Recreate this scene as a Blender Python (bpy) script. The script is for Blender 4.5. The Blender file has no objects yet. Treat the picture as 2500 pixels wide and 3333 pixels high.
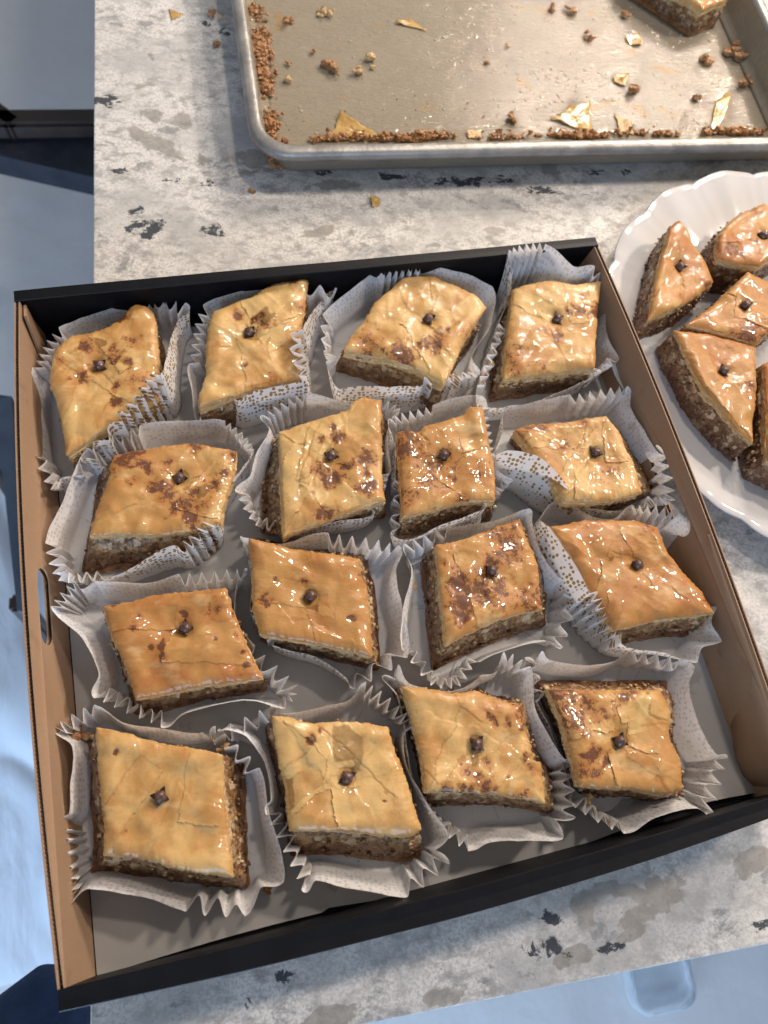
import bpy, bmesh, math, random
import numpy as np
from mathutils import Matrix, Vector
from mathutils.geometry import tessellate_polygon

S = bpy.context.scene
COL = S.collection

# ------------------------------------------------------------------ camera
F = 2350.0; CX, CY = 1250.0, 1666.5; CAMH = 0.47
_n = np.array([-.14, .376, 1.]); _n /= np.linalg.norm(_n)
def _ray(px, py): return np.array([(px-CX)/F, (py-CY)/F, 1.0])
_X = np.cross(np.cross(_ray(1250, 3323), _ray(2500, 3074)), _n); _X /= np.linalg.norm(_X)
if _X[0] < 0: _X = -_X
_Z = -_n; _Y = np.cross(_Z, _X)
RW = np.array([_X, _Y, _Z])
def at(px, py, z=0.0):
    d = RW @ _ray(px, py); t = (z-CAMH)/d[2]
    return np.array([d[0]*t, d[1]*t, z])
cd = bpy.data.cameras.new('camera'); cam = bpy.data.objects.new('camera', cd); COL.objects.link(cam)
M3 = RW @ np.diag([1., -1., -1.])
cam.matrix_world = Matrix([[*M3[0], 0], [*M3[1], 0], [*M3[2], CAMH], [0, 0, 0, 1]])
cd.lens = 6.8; cd.sensor_fit = 'HORIZONTAL'; cd.sensor_width = 6.8*2500/F
cd.clip_start = 0.01; cd.clip_end = 60
cd.dof.use_dof = True; cd.dof.focus_distance = 0.455; cd.dof.aperture_fstop = 2.4
S.camera = cam

# ------------------------------------------------------------------ light
w = bpy.data.worlds.new("World"); S.world = w; w.use_nodes = True
bg = w.node_tree.nodes['Background']; bg.inputs[0].default_value = (.84, .87, .93, 1); bg.inputs[1].default_value = .30
S.view_settings.view_transform = 'Standard'; S.view_settings.look = 'None'
S.view_settings.exposure = -0.06; S.view_settings.gamma = 1.0
rng = random.Random(7)
def lamp(name, loc, power, color, radius):
    l = bpy.data.lights.new(name, 'POINT'); l.energy = power; l.color = color; l.shadow_soft_size = radius
    o = bpy.data.objects.new(name, l); o.location = loc; COL.objects.link(o); return o
def polar(az, el, d):
    a, e = math.radians(az), math.radians(el)
    return Vector((.1+d*math.cos(e)*math.cos(a), .12+d*math.cos(e)*math.sin(a), d*math.sin(e)))
WARM = (1.0, .85, .71)
c0 = Vector((1.20, 1.78, 1.22))                       # chandelier with many small bulbs
for k in range(11):
    a = k/11*2*math.pi
    lamp('chandelier_bulb', c0+Vector((.30*math.cos(a), .30*math.sin(a), .07*((k*7) % 3-1))), 14.2, WARM, .014)
c1 = polar(20, 38, 2.1)                       # second ceiling lamp further right
for k in range(2):
    lamp('ceiling_lamp', c1+Vector((0, .09*(k-.5), .03*k)), 45, WARM, .06)
lamp('ceiling_lamp', polar(55, 62, 1.8), 33, WARM, .07)
la = bpy.data.lights.new('window_light', 'AREA'); la.shape = 'RECTANGLE'; la.size = 1.5; la.size_y = 1.3
la.energy = 36; la.color = (.50, .70, 1.0)
lo = bpy.data.objects.new('window_light', la); COL.objects.link(lo)
lo.location = (-.35, -2.3, 1.15)
lo.rotation_euler = (Vector((0.1, .1, 0))-lo.location).to_track_quat('-Z', 'Y').to_euler()

lb = bpy.data.lights.new('floor_fill_light', 'AREA'); lb.shape = 'RECTANGLE'; lb.size = 1.4; lb.size_y = .75  # unseen fill lamp added below counter height to brighten the floor blue
lb.energy = 60; lb.color = (.50, .71, 1.0)
lp = bpy.data.objects.new('floor_fill_light', lb); COL.objects.link(lp)
lp.location = (-1.05, -1.45, -.46); lp.rotation_euler = (Vector((-.3, -.1, -.9))-lp.location).to_track_quat('-Z', 'Y').to_euler()

# ------------------------------------------------------------------ noise
def _h(ix, iy, iz, s):
    n = ix*127.1+iy*311.7+iz*74.7+s*19.19
    v = np.sin(n)*43758.5453
    return v-np.floor(v)
def vn(x, y, z=0.0, s=0):
    x = np.asarray(x, float); y = np.asarray(y, float); z = np.zeros_like(x)+z
    ix, iy, iz = np.floor(x), np.floor(y), np.floor(z); fx, fy, fz = x-ix, y-iy, z-iz
    fx, fy, fz = [f*f*(3-2*f) for f in (fx, fy, fz)]
    r = 0
    for a in (0, 1):
        for b in (0, 1):
            for c in (0, 1):
                r = r+_h(ix+a, iy+b, iz+c, s)*(fx if a else 1-fx)*(fy if b else 1-fy)*(fz if c else 1-fz)
    return r*2-1
def fbm(x, y, z=0.0, s=0, o=4):
    r = 0; a = .5
    for k in range(o):
        r = r+a*vn(np.asarray(x)*2**k, np.asarray(y)*2**k, np.asarray(z)*2**k, s+k*5); a *= .5
    return r

# ------------------------------------------------------------------ mesh helpers
def mesh_obj(name, V, Fc, mat, parent=None, smooth=True, uv=None, attrs=None):
    me = bpy.data.meshes.new(name)
    me.from_pydata([tuple(v) for v in np.asarray(V, float).tolist()] if len(V) else [], [], Fc)
    if mat is not None:
        for m in (mat if isinstance(mat, (list, tuple)) else [mat]): me.materials.append(m)
    if smooth: me.polygons.foreach_set('use_smooth', [True]*len(me.polygons))
    if uv is not None:
        l = me.uv_layers.new(name='UVMap'); vi = np.zeros(len(me.loops), int); me.loops.foreach_get('vertex_index', vi)
        l.data.foreach_set('uv', np.asarray(uv, float)[vi].ravel())
    if attrs:
        for k, a in attrs.items():
            at_ = me.attributes.new(k, 'FLOAT', 'POINT'); at_.data.foreach_set('value', np.asarray(a, float))
    me.update()
    o = bpy.data.objects.new(name, me); COL.objects.link(o)
    if parent is not None: o.parent = parent
    return o
def empty(name, loc=(0, 0, 0)):
    o = bpy.data.objects.new(name, None); o.empty_display_size = .01; o.location = loc; COL.objects.link(o); return o
def tag(o, label=None, cat=None, group=None, kind=None):
    if label: o['label'] = label
    if cat: o['category'] = cat
    if group: o['group'] = group
    if kind: o['kind'] = kind
    return o
def adopt(root, *obs):                        # parent meshes built in world space under a root standing somewhere else
    for o in obs:
        if o.parent is None or o.parent == root:
            o.parent = root
            me = o.data; me.transform(Matrix.Translation(-Vector(root.location)))
def loft(rings, closed=True, start=0):
    n = len(rings[0]); Fc = []
    for r in range(len(rings)-1):
        a, b = start+r*n, start+(r+1)*n
        for i in range(n if closed else n-1):
            j = (i+1) % n
            Fc.append((a+i, a+j, b+j, b+i))
    return np.concatenate(rings), Fc
def box_mesh(c, sx, sy, sz, ang=0, bev=0):
    bm = bmesh.new(); bmesh.ops.create_cube(bm, size=1)
    bmesh.ops.scale(bm, vec=(sx, sy, sz), verts=bm.verts)
    if bev: bmesh.ops.bevel(bm, geom=bm.edges[:], offset=bev, segments=3, profile=.6, affect='EDGES')
    bmesh.ops.rotate(bm, cent=(0, 0, 0), matrix=Matrix.Rotation(ang, 3, 'Z'), verts=bm.verts)
    bmesh.ops.translate(bm, vec=tuple(c), verts=bm.verts)
    return bm
def bm_obj(name, bm, mat, parent=None, smooth=False):
    me = bpy.data.meshes.new(name); bm.to_mesh(me); bm.free(); me.materials.append(mat)
    if smooth: me.polygons.foreach_set('use_smooth', [True]*len(me.polygons))
    o = bpy.data.objects.new(name, me); COL.objects.link(o)
    if parent is not None: o.parent = parent
    return o
def ico(sub=1):
    bm = bmesh.new(); bmesh.ops.create_icosphere(bm, subdivisions=sub, radius=1)
    V = np.array([v.co[:] for v in bm.verts]); Fc = [tuple(v.index for v in f.verts) for f in bm.faces]; bm.free(); return V, Fc
ICO1, ICO1F = ico(1); ICO2, ICO2F = ico(2)

# ------------------------------------------------------------------ materials
def mat(name):
    m = bpy.data.materials.new(name); m.use_nodes = True; nt = m.node_tree
    return m, nt, nt.nodes['Principled BSDF']
class N:
    def __init__(s, nt): s.nt = nt
    def new(s, t, **k):
        n = s.nt.nodes.new(t)
        for a, b in k.items(): setattr(n, a, b)
        return n
    def link(s, a, b): s.nt.links.new(a, b)
    def coord(s, kind='Object', scale=(1, 1, 1), rot=(0, 0, 0)):
        if kind == 'Position': src = s.new('ShaderNodeNewGeometry').outputs['Position']
        else: src = s.new('ShaderNodeTexCoord').outputs[kind]
        mp = s.new('ShaderNodeMapping'); mp.inputs['Scale'].default_value = scale; mp.inputs['Rotation'].default_value = rot
        s.link(src, mp.inputs[0]); return mp.outputs[0]
    def noise(s, co, sc, det=4, rough=.55, dist=0):
        n = s.new('ShaderNodeTexNoise'); n.inputs['Scale'].default_value = sc; n.inputs['Detail'].default_value = det
        n.inputs['Roughness'].default_value = rough; n.inputs['Distortion'].default_value = dist
        if co is not None: s.link(co, n.inputs['Vector'])
        return n.outputs['Fac']
    def voro(s, co, sc, feat='F1', rnd=1.0, out='Distance'):
        n = s.new('ShaderNodeTexVoronoi', feature=feat); n.inputs['Scale'].default_value = sc; n.inputs['Randomness'].default_value = rnd
        s.link(co, n.inputs['Vector']); return n.outputs[out]
    def step(s, v, a, b, lo=0., hi=1.):
        n = s.new('ShaderNodeMapRange', interpolation_type='SMOOTHSTEP'); s.link(v, n.inputs[0])
        n.inputs[1].default_value = a; n.inputs[2].default_value = b; n.inputs[3].default_value = lo; n.inputs[4].default_value = hi
        return n.outputs[0]
    def mix(s, f, a, b, mode='MIX'):
        n = s.new('ShaderNodeMix', data_type='RGBA', blend_type=mode)
        for sock, v in ((n.inputs[0], f), (n.inputs[6], a), (n.inputs[7], b)):
            if isinstance(v, bpy.types.NodeSocket): s.link(v, sock)
            elif isinstance(v, (int, float)): sock.default_value = v
            else: sock.default_value = (*v, 1)
        return n.outputs[2]
    def math(s, op, a, b=0.):
        n = s.new('ShaderNodeMath', operation=op)
        for sock, v in ((n.inputs[0], a), (n.inputs[1], b)):
            if isinstance(v, bpy.types.NodeSocket): s.link(v, sock)
            else: sock.default_value = v
        return n.outputs[0]
    def attr(s, name):
        n = s.new('ShaderNodeAttribute', attribute_name=name); return n.outputs['Fac']
    def bump(s, h, dist, strength=1., normal=None):
        n = s.new('ShaderNodeBump'); n.inputs['Distance'].default_value = dist; n.inputs['Strength'].default_value = strength
        s.link(h, n.inputs['Height'])
        if normal is not None: s.link(normal, n.inputs['Normal'])
        return n.outputs[0]

def m_counter():
    m, nt, b = mat('quartz_counter'); g = N(nt)
    co = g.coord('Position'); cs = g.coord('Position', (.7, 1.15, 1), (0, 0, .5)); cr = g.coord('Position', (.8, 1.15, 1), (0, 0, .6))
    big = g.noise(cs, 17, 4, .5, .3); mid = g.noise(cr, 95, 6, .74, .2); fine = g.noise(co, 480, 4, .75)
    nb_ = g.noise(co, 34, 5, .62)
    def patches(L):
        out = None
        for (x, y, rx, ry, a) in L:
            p = at(x, y, 0)
            mp = g.new('ShaderNodeMapping', vector_type='TEXTURE'); mp.inputs['Location'].default_value = (p[0], p[1], 0)
            mp.inputs['Rotation'].default_value = (0, 0, math.radians(a)); mp.inputs['Scale'].default_value = (rx/1000, ry/1000, 1)
            g.link(g.new('ShaderNodeNewGeometry').outputs['Position'], mp.inputs[0])
            ln = g.new('ShaderNodeVectorMath', operation='LENGTH'); g.link(mp.outputs[0], ln.inputs[0])
            v = g.math('SUBTRACT', 1.0, ln.outputs['Value']); out = v if out is None else g.math('MAXIMUM', out, v)
        return out
    base = g.mix(g.step(mid, .36, .55), (.33, .325, .315), (.73, .71, .68))
    base = g.mix(g.math('MULTIPLY', g.step(fine, .54, .40), .75), base, (.43, .425, .42))
    base = g.mix(g.math('MULTIPLY', g.step(g.noise(co, 9, 3), .46, .60), .40), base, (.52, .51, .49))
    veil = g.step(g.noise(cs, 16, 6, .65, .5), .47, .64); base = g.mix(g.math('MULTIPLY', veil, .72), base, (.40, .40, .395))
    P1 = patches([(545, 385, 34, 9, -28), (520, 480, 30, 9, -38), (780, 520, 42, 8, -4), (1100, 600, 26, 6, 0), (2130, 2935, 30, 9, 22), (1960, 2890, 18, 6, -8), (1470, 3235, 20, 6, 8), (2470, 2800, 20, 8, 25), (2050, 3045, 16, 4, 15),
                  (1000, 760, 20, 5, 10), (2300, 1950, 12, 5, -50), (500, 190, 14, 4, -60), (1850, 3120, 14, 4, 5), (1050, 3320, 22, 5, 8)])
    bl = g.math('ADD', g.math('MINIMUM', P1, .55), g.math('MULTIPLY', g.math('SUBTRACT', nb_, .5), 4.2)); bl = g.math('MULTIPLY', g.step(bl, .12, .34), g.step(P1, -.7, -.5)); bl = g.math('MAXIMUM', bl, g.step(big, .655, .672))
    blobc = g.mix(g.step(g.noise(co, 120, 3), .35, .65), (.27, .25, .225), (.345, .325, .29))
    c = g.mix(g.math('MULTIPLY', bl, .82), base, blobc)
    gy = g.step(g.noise(cr, 34, 7, .74, .3), .57, .64)
    c = g.mix(g.math('MULTIPLY', gy, .78), c, (.24, .245, .25))
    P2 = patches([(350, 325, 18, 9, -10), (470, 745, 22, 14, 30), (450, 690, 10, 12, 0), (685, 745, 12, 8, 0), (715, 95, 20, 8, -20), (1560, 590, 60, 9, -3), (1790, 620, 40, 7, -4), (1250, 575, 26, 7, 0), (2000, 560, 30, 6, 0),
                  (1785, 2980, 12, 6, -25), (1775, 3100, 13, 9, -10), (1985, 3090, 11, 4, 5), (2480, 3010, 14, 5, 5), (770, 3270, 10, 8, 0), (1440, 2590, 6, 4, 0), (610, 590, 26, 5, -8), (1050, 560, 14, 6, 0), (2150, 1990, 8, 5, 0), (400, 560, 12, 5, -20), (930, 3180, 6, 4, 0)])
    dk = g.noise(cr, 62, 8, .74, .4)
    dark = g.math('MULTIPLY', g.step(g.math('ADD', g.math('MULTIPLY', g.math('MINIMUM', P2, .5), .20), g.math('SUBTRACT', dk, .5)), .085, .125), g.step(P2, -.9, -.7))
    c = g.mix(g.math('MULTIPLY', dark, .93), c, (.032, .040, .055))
    sp = g.math('MULTIPLY', g.step(g.voro(co, 300), .17, .07), g.step(g.noise(co, 50, 2), .47, .6))
    c = g.mix(g.math('MULTIPLY', sp, .7), c, (.12, .12, .13))
    g.link(c, b.inputs['Base Color']); b.inputs['Roughness'].default_value = .5; b.inputs['Specular IOR Level'].default_value = .22
    g.link(g.bump(fine, .0001, .3), b.inputs['Normal']); return m
def m_paperliner():
    m, nt, b = mat('liner_paper'); g = N(nt); co = g.coord('Position')
    c = g.mix(g.noise(co, 60, 5), (.35, .342, .336), (.41, .402, .394))
    st = g.math('MULTIPLY', g.step(g.noise(co, 45, 4), .66, .71), .45)
    c = g.mix(st, c, (.23, .20, .175))
    g.link(c, b.inputs['Base Color']); b.inputs['Roughness'].default_value = .75
    g.link(g.bump(g.noise(co, 26, 4), .002, .35), b.inputs['Normal']); return m
def m_cup():
    m, nt, b = mat('dotted_cup_paper'); g = N(nt)
    uvn = g.new('ShaderNodeTexCoord').outputs['UV']
    sep = g.new('ShaderNodeSeparateXYZ'); g.link(uvn, sep.inputs[0])
    mp = g.new('ShaderNodeMapping'); mp.inputs['Scale'].default_value = (1, 1, 1); g.link(uvn, mp.inputs[0])
    d = g.voro(mp.outputs[0], 350, 'F1', .5)
    dens = g.step(sep.outputs[1], .004, .016, .20, .40)
    dot = g.step(g.math('SUBTRACT', dens, d), -.03, .05)
    back = g.new('ShaderNodeNewGeometry').outputs['Backfacing']
    wn = g.noise(g.coord('Position'), 90, 4)
    paper = g.mix(wn, (.86, .855, .86), (.90, .895, .895))
    gold = g.mix(g.noise(uvn, 40, 2), (.30, .17, .065), (.42, .27, .075))
    
    inner = g.mix(g.math('MULTIPLY', dot, .42), paper, (.44, .39, .36))
    outer = g.mix(dot, paper, gold)
    gre = g.math('MULTIPLY', g.step(g.noise(g.coord('Position'), 55, 3), .665, .70), .35)
    c = g.mix(back, outer, inner); c = g.mix(gre, c, (.52, .42, .30))
    g.link(c, b.inputs['Base Color']); b.inputs['Roughness'].default_value = .62
    tr = g.new('ShaderNodeBsdfTranslucent'); g.link(c, tr.inputs[0])
    ms = g.new('ShaderNodeMixShader'); ms.inputs[0].default_value = .34
    g.link(b.outputs[0], ms.inputs[1]); g.link(tr.outputs[0], ms.inputs[2])
    g.link(ms.outputs[0], nt.nodes['Material Output'].inputs[0])
    g.link(g.bump(g.noise(g.coord('Position'), 700, 2), .0002, .2), b.inputs['Normal']); return m
def m_top():
    m, nt, b = mat('phyllo_crust'); g = N(nt); co = g.coord('Position')
    brown, tone, side = g.attr('brown'), g.attr('tone'), g.attr('side')
    lay = g.attr('layer')
    n1 = g.noise(co, 55, 4, .6, .4); n2 = g.noise(co, 260, 5, .65); n3 = g.noise(co, 900, 3, .7)
    t = g.math('ADD', tone, g.math('MULTIPLY', g.math('SUBTRACT', n1, .5), 1.5))
    c = g.mix(g.step(t, 0., .55), (.65, .415, .155), (.48, .235, .062))
    c = g.mix(g.step(t, .55, 1.15), c, (.385, .14, .028))
    # veil of paler dry sheet
    pale = g.step(g.noise(g.coord('Position', (1, 2.2, 1), (0, 0, .6)), 42, 4), .56, .74)
    c = g.mix(g.math('MULTIPLY', pale, .35), c, (.80, .62, .33))
    fr = g.math('MULTIPLY', g.step(n2, .62, .72), .45); c = g.mix(fr, c, (.45, .17, .035))
    bb = g.math('ADD', brown, g.math('MULTIPLY', g.math('SUBTRACT', n2, .5), 1.9))
    bb = g.math('ADD', bb, g.math('MULTIPLY', g.math('SUBTRACT', n3, .5), 1.3))
    c = g.mix(g.math('MULTIPLY', g.step(brown, .0, .55), .72), c, (.42, .155, .025))
    c = g.mix(g.math('MULTIPLY', g.step(bb, .44, .76), .88), c, (.10, .026, .009))
    fk = g.math('MULTIPLY', g.step(g.voro(co, 520), .13, .05), g.step(n1, .5, .6)); c = g.mix(fk, c, (.22, .06, .015))
    # strata of the cut side
    sc = g.mix(lay, (.74, .51, .23), (.46, .24, .075)); sc = g.mix(g.step(n2, .45, .75), sc, (.78, .62, .38))
    c = g.mix(side, c, sc)
    g.link(c, b.inputs['Base Color'])
    rr = g.step(g.noise(co, 130, 4), .35, .65, .40, .60); g.link(rr, b.inputs['Roughness']); b.inputs['Specular IOR Level'].default_value = .45
    b.inputs['Coat Weight'].default_value = .48; b.inputs['Coat Roughness'].default_value = .03; b.inputs['Coat IOR'].default_value = 1.6
    b.inputs['Subsurface Weight'].default_value = .18; b.inputs['Subsurface Radius'].default_value = (.004, .0018, .0007)
    b.inputs['Subsurface Scale'].default_value = 1.0
    wr = g.noise(g.coord('Position', (1, 3.2, 1), (0, 0, .9)), 140, 5, .6, .6)
    nb = g.bump(wr, .00025, .6); nb = g.bump(n2, .00022, .8, nb); nb = g.bump(n3, .0001, .8, nb)
    ch = g.bump(g.noise(co, 70, 2, .5), .0007, 1.); ch = g.bump(g.noise(co, 190, 2, .5), .00032, 1., ch)
    g.link(nb, b.inputs['Normal']); g.link(ch, b.inputs['Coat Normal']); return m
def m_nut(name, dark=False):
    m, nt, b = mat(name); g = N(nt); co = g.coord('Position')
    v = g.voro(co, 230, 'F1', 1., 'Color'); bw = g.new('ShaderNodeSeparateColor'); g.link(v, bw.inputs[0])
    n = g.noise(co, 260, 5, .65); soak = g.attr('soak')
    if dark: c = g.mix(bw.outputs[0], (.20, .09, .038), (.33, .17, .075)); c = g.mix(g.step(n, .36, .60), (.11, .045, .02), c)
    else: c = g.mix(bw.outputs[0], (.27, .135, .05), (.50, .32, .15)); c = g.mix(g.step(n, .38, .60), (.12, .05, .018), c)
    c = g.mix(g.math('MULTIPLY', g.step(bw.outputs[1], .78, .86), .7), c, (.62, .49, .31))
    c = g.mix(g.math('MULTIPLY', g.step(g.math('ADD', soak, g.math('MULTIPLY', g.math('SUBTRACT', n, .5), 1.2)), .35, .75), .7), c, (.105, .038, .012))
    g.link(c, b.inputs['Base Color']); b.inputs['Roughness'].default_value = .38
    b.inputs['Coat Weight'].default_value = .35; b.inputs['Coat Roughness'].default_value = .2
    h = g.voro(co, 520, 'F1'); g.link(g.bump(h, .0009, .6, g.bump(n, .0007, .6)), b.inputs['Normal']); return m
def simple(name, col, rough=.5, col2=None, nsc=80, bump=0, bsc=200, metal=0, coat=0, spec=.5):
    m, nt, b = mat(name); g = N(nt); co = g.coord('Position')
    if col2: g.link(g.mix(g.step(g.noise(co, nsc, 5, .6), .35, .65), col, col2), b.inputs['Base Color'])
    else: b.inputs['Base Color'].default_value = (*col, 1)
    b.inputs['Roughness'].default_value = rough; b.inputs['Metallic'].default_value = metal; b.inputs['Coat Weight'].default_value = coat
    b.inputs['Specular IOR Level'].default_value = spec
    if bump: g.link(g.bump(g.noise(co, bsc, 4), bump, .8), b.inputs['Normal'])
    return m
def m_kraft():
    m, nt, b = mat('kraft_board'); g = N(nt)
    c = g.mix(g.noise(g.coord('Position', (1, 1, .12)), 420, 5, .7), (.30, .19, .118), (.385, .25, .158))
    c = g.mix(g.math('MULTIPLY', g.step(g.noise(g.coord('Position'), 26, 3), .5, .62), .35), c, (.33, .20, .12))
    st = g.step(g.noise(g.coord('Position'), 38, 5, .6, .6), .60, .68); c = g.mix(g.math('MULTIPLY', st, .35), c, (.20, .115, .06))
    g.link(c, b.inputs['Base Color']); b.inputs['Roughness'].default_value = .7
    g.link(g.bump(g.noise(g.coord('Position', (1, .1, 1)), 500, 3), .0002, .4), b.inputs['Normal']); return m
def m_pan():
    m, nt, b = mat('greasy_aluminium'); g = N(nt); co = g.coord('Position')
    n = g.noise(co, 30, 5, .6, .6); f = g.noise(co, 260, 5, .65, .8)
    c = g.mix(n, (.235, .20, .145), (.33, .285, .215)); c = g.mix(g.math('MULTIPLY', g.step(f, .5, .72), .4), c, (.21, .185, .14))
    st = g.step(g.noise(g.coord('Position', (1, 1.6, 1), (0, 0, .8)), 15, 5, .6, 1.), .60, .68); c = g.mix(g.math('MULTIPLY', st, .6), c, (.33, .20, .07))
    g.link(c, b.inputs['Base Color']); b.inputs['Metallic'].default_value = .0; b.inputs['Specular IOR Level'].default_value = .15
    g.link(g.step(n, .35, .65, .6, .75), b.inputs['Roughness'])
    b.inputs['Coat Weight'].default_value = .8; b.inputs['Coat Roughness'].default_value = .03; b.inputs['Coat IOR'].default_value = 1.5
    wr = g.noise(g.coord('Position', (1, 2.4, 1), (0, 0, 2.4)), 120, 5, .6, 1.2)
    nb = g.bump(wr, .0013, .9); g.link(nb, b.inputs['Normal']); vb = g.new('ShaderNodeTexVoronoi', feature='SMOOTH_F1'); vb.inputs['Scale'].default_value = 260; vb.inputs['Smoothness'].default_value = .5; g.link(co, vb.inputs['Vector'])
    ch = g.bump(g.noise(g.coord('Position', (1, 1.8, 1), (0, 0, 2.4)), 110, 3, .5, .6), .0018, 1.); g.link(ch, b.inputs['Coat Normal']); return m

MC = m_counter(); ML = m_paperliner(); MCUP = m_cup(); MTOP = m_top(); MNUT = m_nut('walnut_filling'); MNUTD = m_nut('soaked_walnut', True)
MKRAFT = m_kraft(); MPAN = m_pan()
MFLUTE = simple('board_flute', (.12, .07, .045), .8, (.25, .155, .095), 900)
MBLACK = simple('black_board', (.0022, .0026, .0045), .5, (.004, .0045, .007), 60, .00015, 300, spec=.22)
MBOT = simple('syrup_soaked_pastry', (.15, .055, .016), .25, (.27, .115, .035), 150, .0008, 300, coat=.5)
MCLOVE = simple('clove_brown', (.055, .025, .020), .36, (.14, .068, .052), 500, .0004, 700, coat=.3)
MCALYX = simple('clove_dark', (.012, .006, .006), .45, (.03, .014, .012), 500, .0003, 600)
MPLATE = simple('white_porcelain', (.60, .59, .585), .10, coat=.5)
MCRUMB = simple('toasted_crumb', (.30, .13, .05), .5, (.45, .25, .11), 400, .001, 500)
MCRUMBL = simple('pale_crumb', (.50, .31, .13), .5, (.66, .48, .26), 400, .001, 500)
MFLAKE = simple('phyllo_flake', (.40, .235, .065), .2, (.55, .36, .13), 150, .0008, 150, coat=.6)
MRIM = simple('worn_aluminium', (.26, .25, .235), .42, (.40, .385, .36), 45, .0006, 160, metal=.5)
MSYRUP = simple('syrup', (.40, .345, .25), .03, coat=1)
MFLOOR = None

# ------------------------------------------------------------------ setting
def m_floor():
    m, nt, b = mat('pale_stone_floor'); g = N(nt); co = g.coord('Position')
    c = g.mix(g.noise(co, 3.2, 5, .55, .8), (.58, .59, .61), (.72, .73, .74))
    c = g.mix(g.math('MULTIPLY', g.step(g.noise(g.coord('Position', (1, .5, 1), (0, 0, .7)), 2.5, 3), .48, .62), .3), c, (.44, .45, .48))
    g.link(c, b.inputs['Base Color']); b.inputs['Roughness'].default_value = .32
    g.link(g.bump(g.noise(co, 9, 4), .006, .5), b.inputs['Normal']); return m
MFLOOR = m_floor()
FZ = -0.9
bm = bmesh.new(); bmesh.ops.create_grid(bm, x_segments=2, y_segments=2, size=6)
bmesh.ops.translate(bm, vec=(0, 0, FZ), verts=bm.verts)
tag(bm_obj('floor', bm, MFLOOR), 'pale grey stone floor seen far below the counter', kind='structure')

cl, cf = -.1105, -.1303
cb = box_mesh(((cl+1.4)/2, (cf+2.7)/2, -.016), 1.4-cl, 2.7-cf, .032, 0, .0018)
counter = bm_obj('countertop', cb, MC, smooth=False)
tag(counter, 'speckled cream and grey quartz countertop with dark veins', kind='structure')
MCAB = simple('cabinet_paint', (.30, .32, .36), .5, (.34, .36, .40), 12)
cab = bm_obj('base_cabinet', box_mesh(((cl+1.4)/2+.25, (cf+2.7)/2+.25, -.469), 1.4-cl-.5, 2.7-cf-.5, .862), MCAB)
tag(cab, 'painted cabinet base set far back under the countertop', kind='structure')

# ------------------------------------------------------------------ bakery box
RZ = .050
TL, TR, BL = [at(*p, RZ)[:2] for p in ((45, 945), (1937, 771), (212, 3291))]
eu = (TR-TL)/np.linalg.norm(TR-TL); ev = np.array([-eu[1], eu[0]])
W = np.linalg.norm(TR-TL); Hh = abs(np.dot(TL-BL, ev))
O = BL*0.5+(TL-eu*np.dot(TL-BL, eu))*0.5      # lower-left corner region
O = TL-ev*Hh
def bx(u, v, z): p = O+eu*u+ev*v; return (p[0], p[1], z)
box = empty('bakery_box', bx(W/2, Hh/2, 0))
BT = .0034                                      # board thickness
BACKT, FRONTT = .0085, .0100
def bow(v): t = v/Hh; return .0065*4*t*(1-t)
def side_wall(name, left, slot):
    pts = []; nseg = 24; zb, zt = .0035, RZ-.001
    v0, v1 = .0040, Hh-.0042
    vs = np.linspace(v0, v1, nseg+1)
    outer = [(v, zb) for v in vs]+[(v, zt) for v in vs[::-1]]
    s0, s1, sz, sr = slot
    hole = []
    for k in range(9): a = -math.pi/2+math.pi*k/8; hole.append((s1+sr*math.cos(a), sz+sr*math.sin(a)))
    for k in range(9): a = math.pi/2+math.pi*k/8; hole.append((s0+sr*math.cos(a), sz+sr*math.sin(a)))
    P = outer+hole[::-1]
    tris = tessellate_polygon([[Vector((a, b, 0)) for a, b in outer], [Vector((a, b, 0)) for a, b in hole[::-1]]])
    lean = .0
    def pos(v, z, th):
        u = -bow(v)*(z/RZ)**.8+th+(1-z/RZ)*.003 if left else W+bow(v)*(z/RZ)**.8-th-(1-z/RZ)*.003
        return bx(u, v, z)
    V = []; Fc = []
    lay = [0, .0007, BT-.0007, BT]             # outer liner, inner liner
    for (a, b) in ((0, 1), (2, 3)):
        s = len(V)
        for th in (lay[a], lay[b]):
            for v, z in P: V.append(pos(v, z, th))
        n = len(P)
        for t in tris: Fc.append((s+t[0], s+t[1], s+t[2])); Fc.append((s+n+t[2], s+n+t[1], s+n+t[0]))
        no = len(outer)
        for i in range(no): j = (i+1) % no; Fc.append((s+i, s+j, s+n+j, s+n+i))
        for i in range(no, n): j = no+(i+1-no) % (n-no); Fc.append((s+i, s+j, s+n+j, s+n+i))
    o = mesh_obj(name, V, Fc, MKRAFT, smooth=False)
    # fluting between the liners, along the top edge and round the slot
    FV = []; FF = []
    n = int((v1-v0)/.0011)
    for i in range(n+1):
        v = v0+(v1-v0)*i/n; th = .0009 if i % 2 else BT-.0009
        FV.append(pos(v, zt-.0003, th)); FV.append(pos(v, sz+sr+.0012, th))
    for i in range(n): FF.append((2*i, 2*i+2, 2*i+3, 2*i+1))
    s = len(FV); m_ = 40
    for i in range(m_+1):
        v = s0+(s1-s0)*i/m_; th = .0009 if i % 2 else BT-.0009
        FV.append(pos(v, sz-sr-.0002, th)); FV.append(pos(v, sz-sr-.004, th))
        if i < m_: FF.append((s+2*i, s+2*i+2, s+2*i+3, s+2*i+1))
    f = mesh_obj('flute_edge', FV, FF, MFLUTE, smooth=False)
    return o, f
def vof(px, py, z):
    p = at(px, py, z)[:2]; return float(np.dot(p-O, ev))
def uof(px, py, z):
    p = at(px, py, z)[:2]; return float(np.dot(p-O, eu))
lw, lf = side_wall('side_wall', True, (vof(138, 2062, .03), vof(112, 1892, .03), .0295, .0074))
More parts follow.
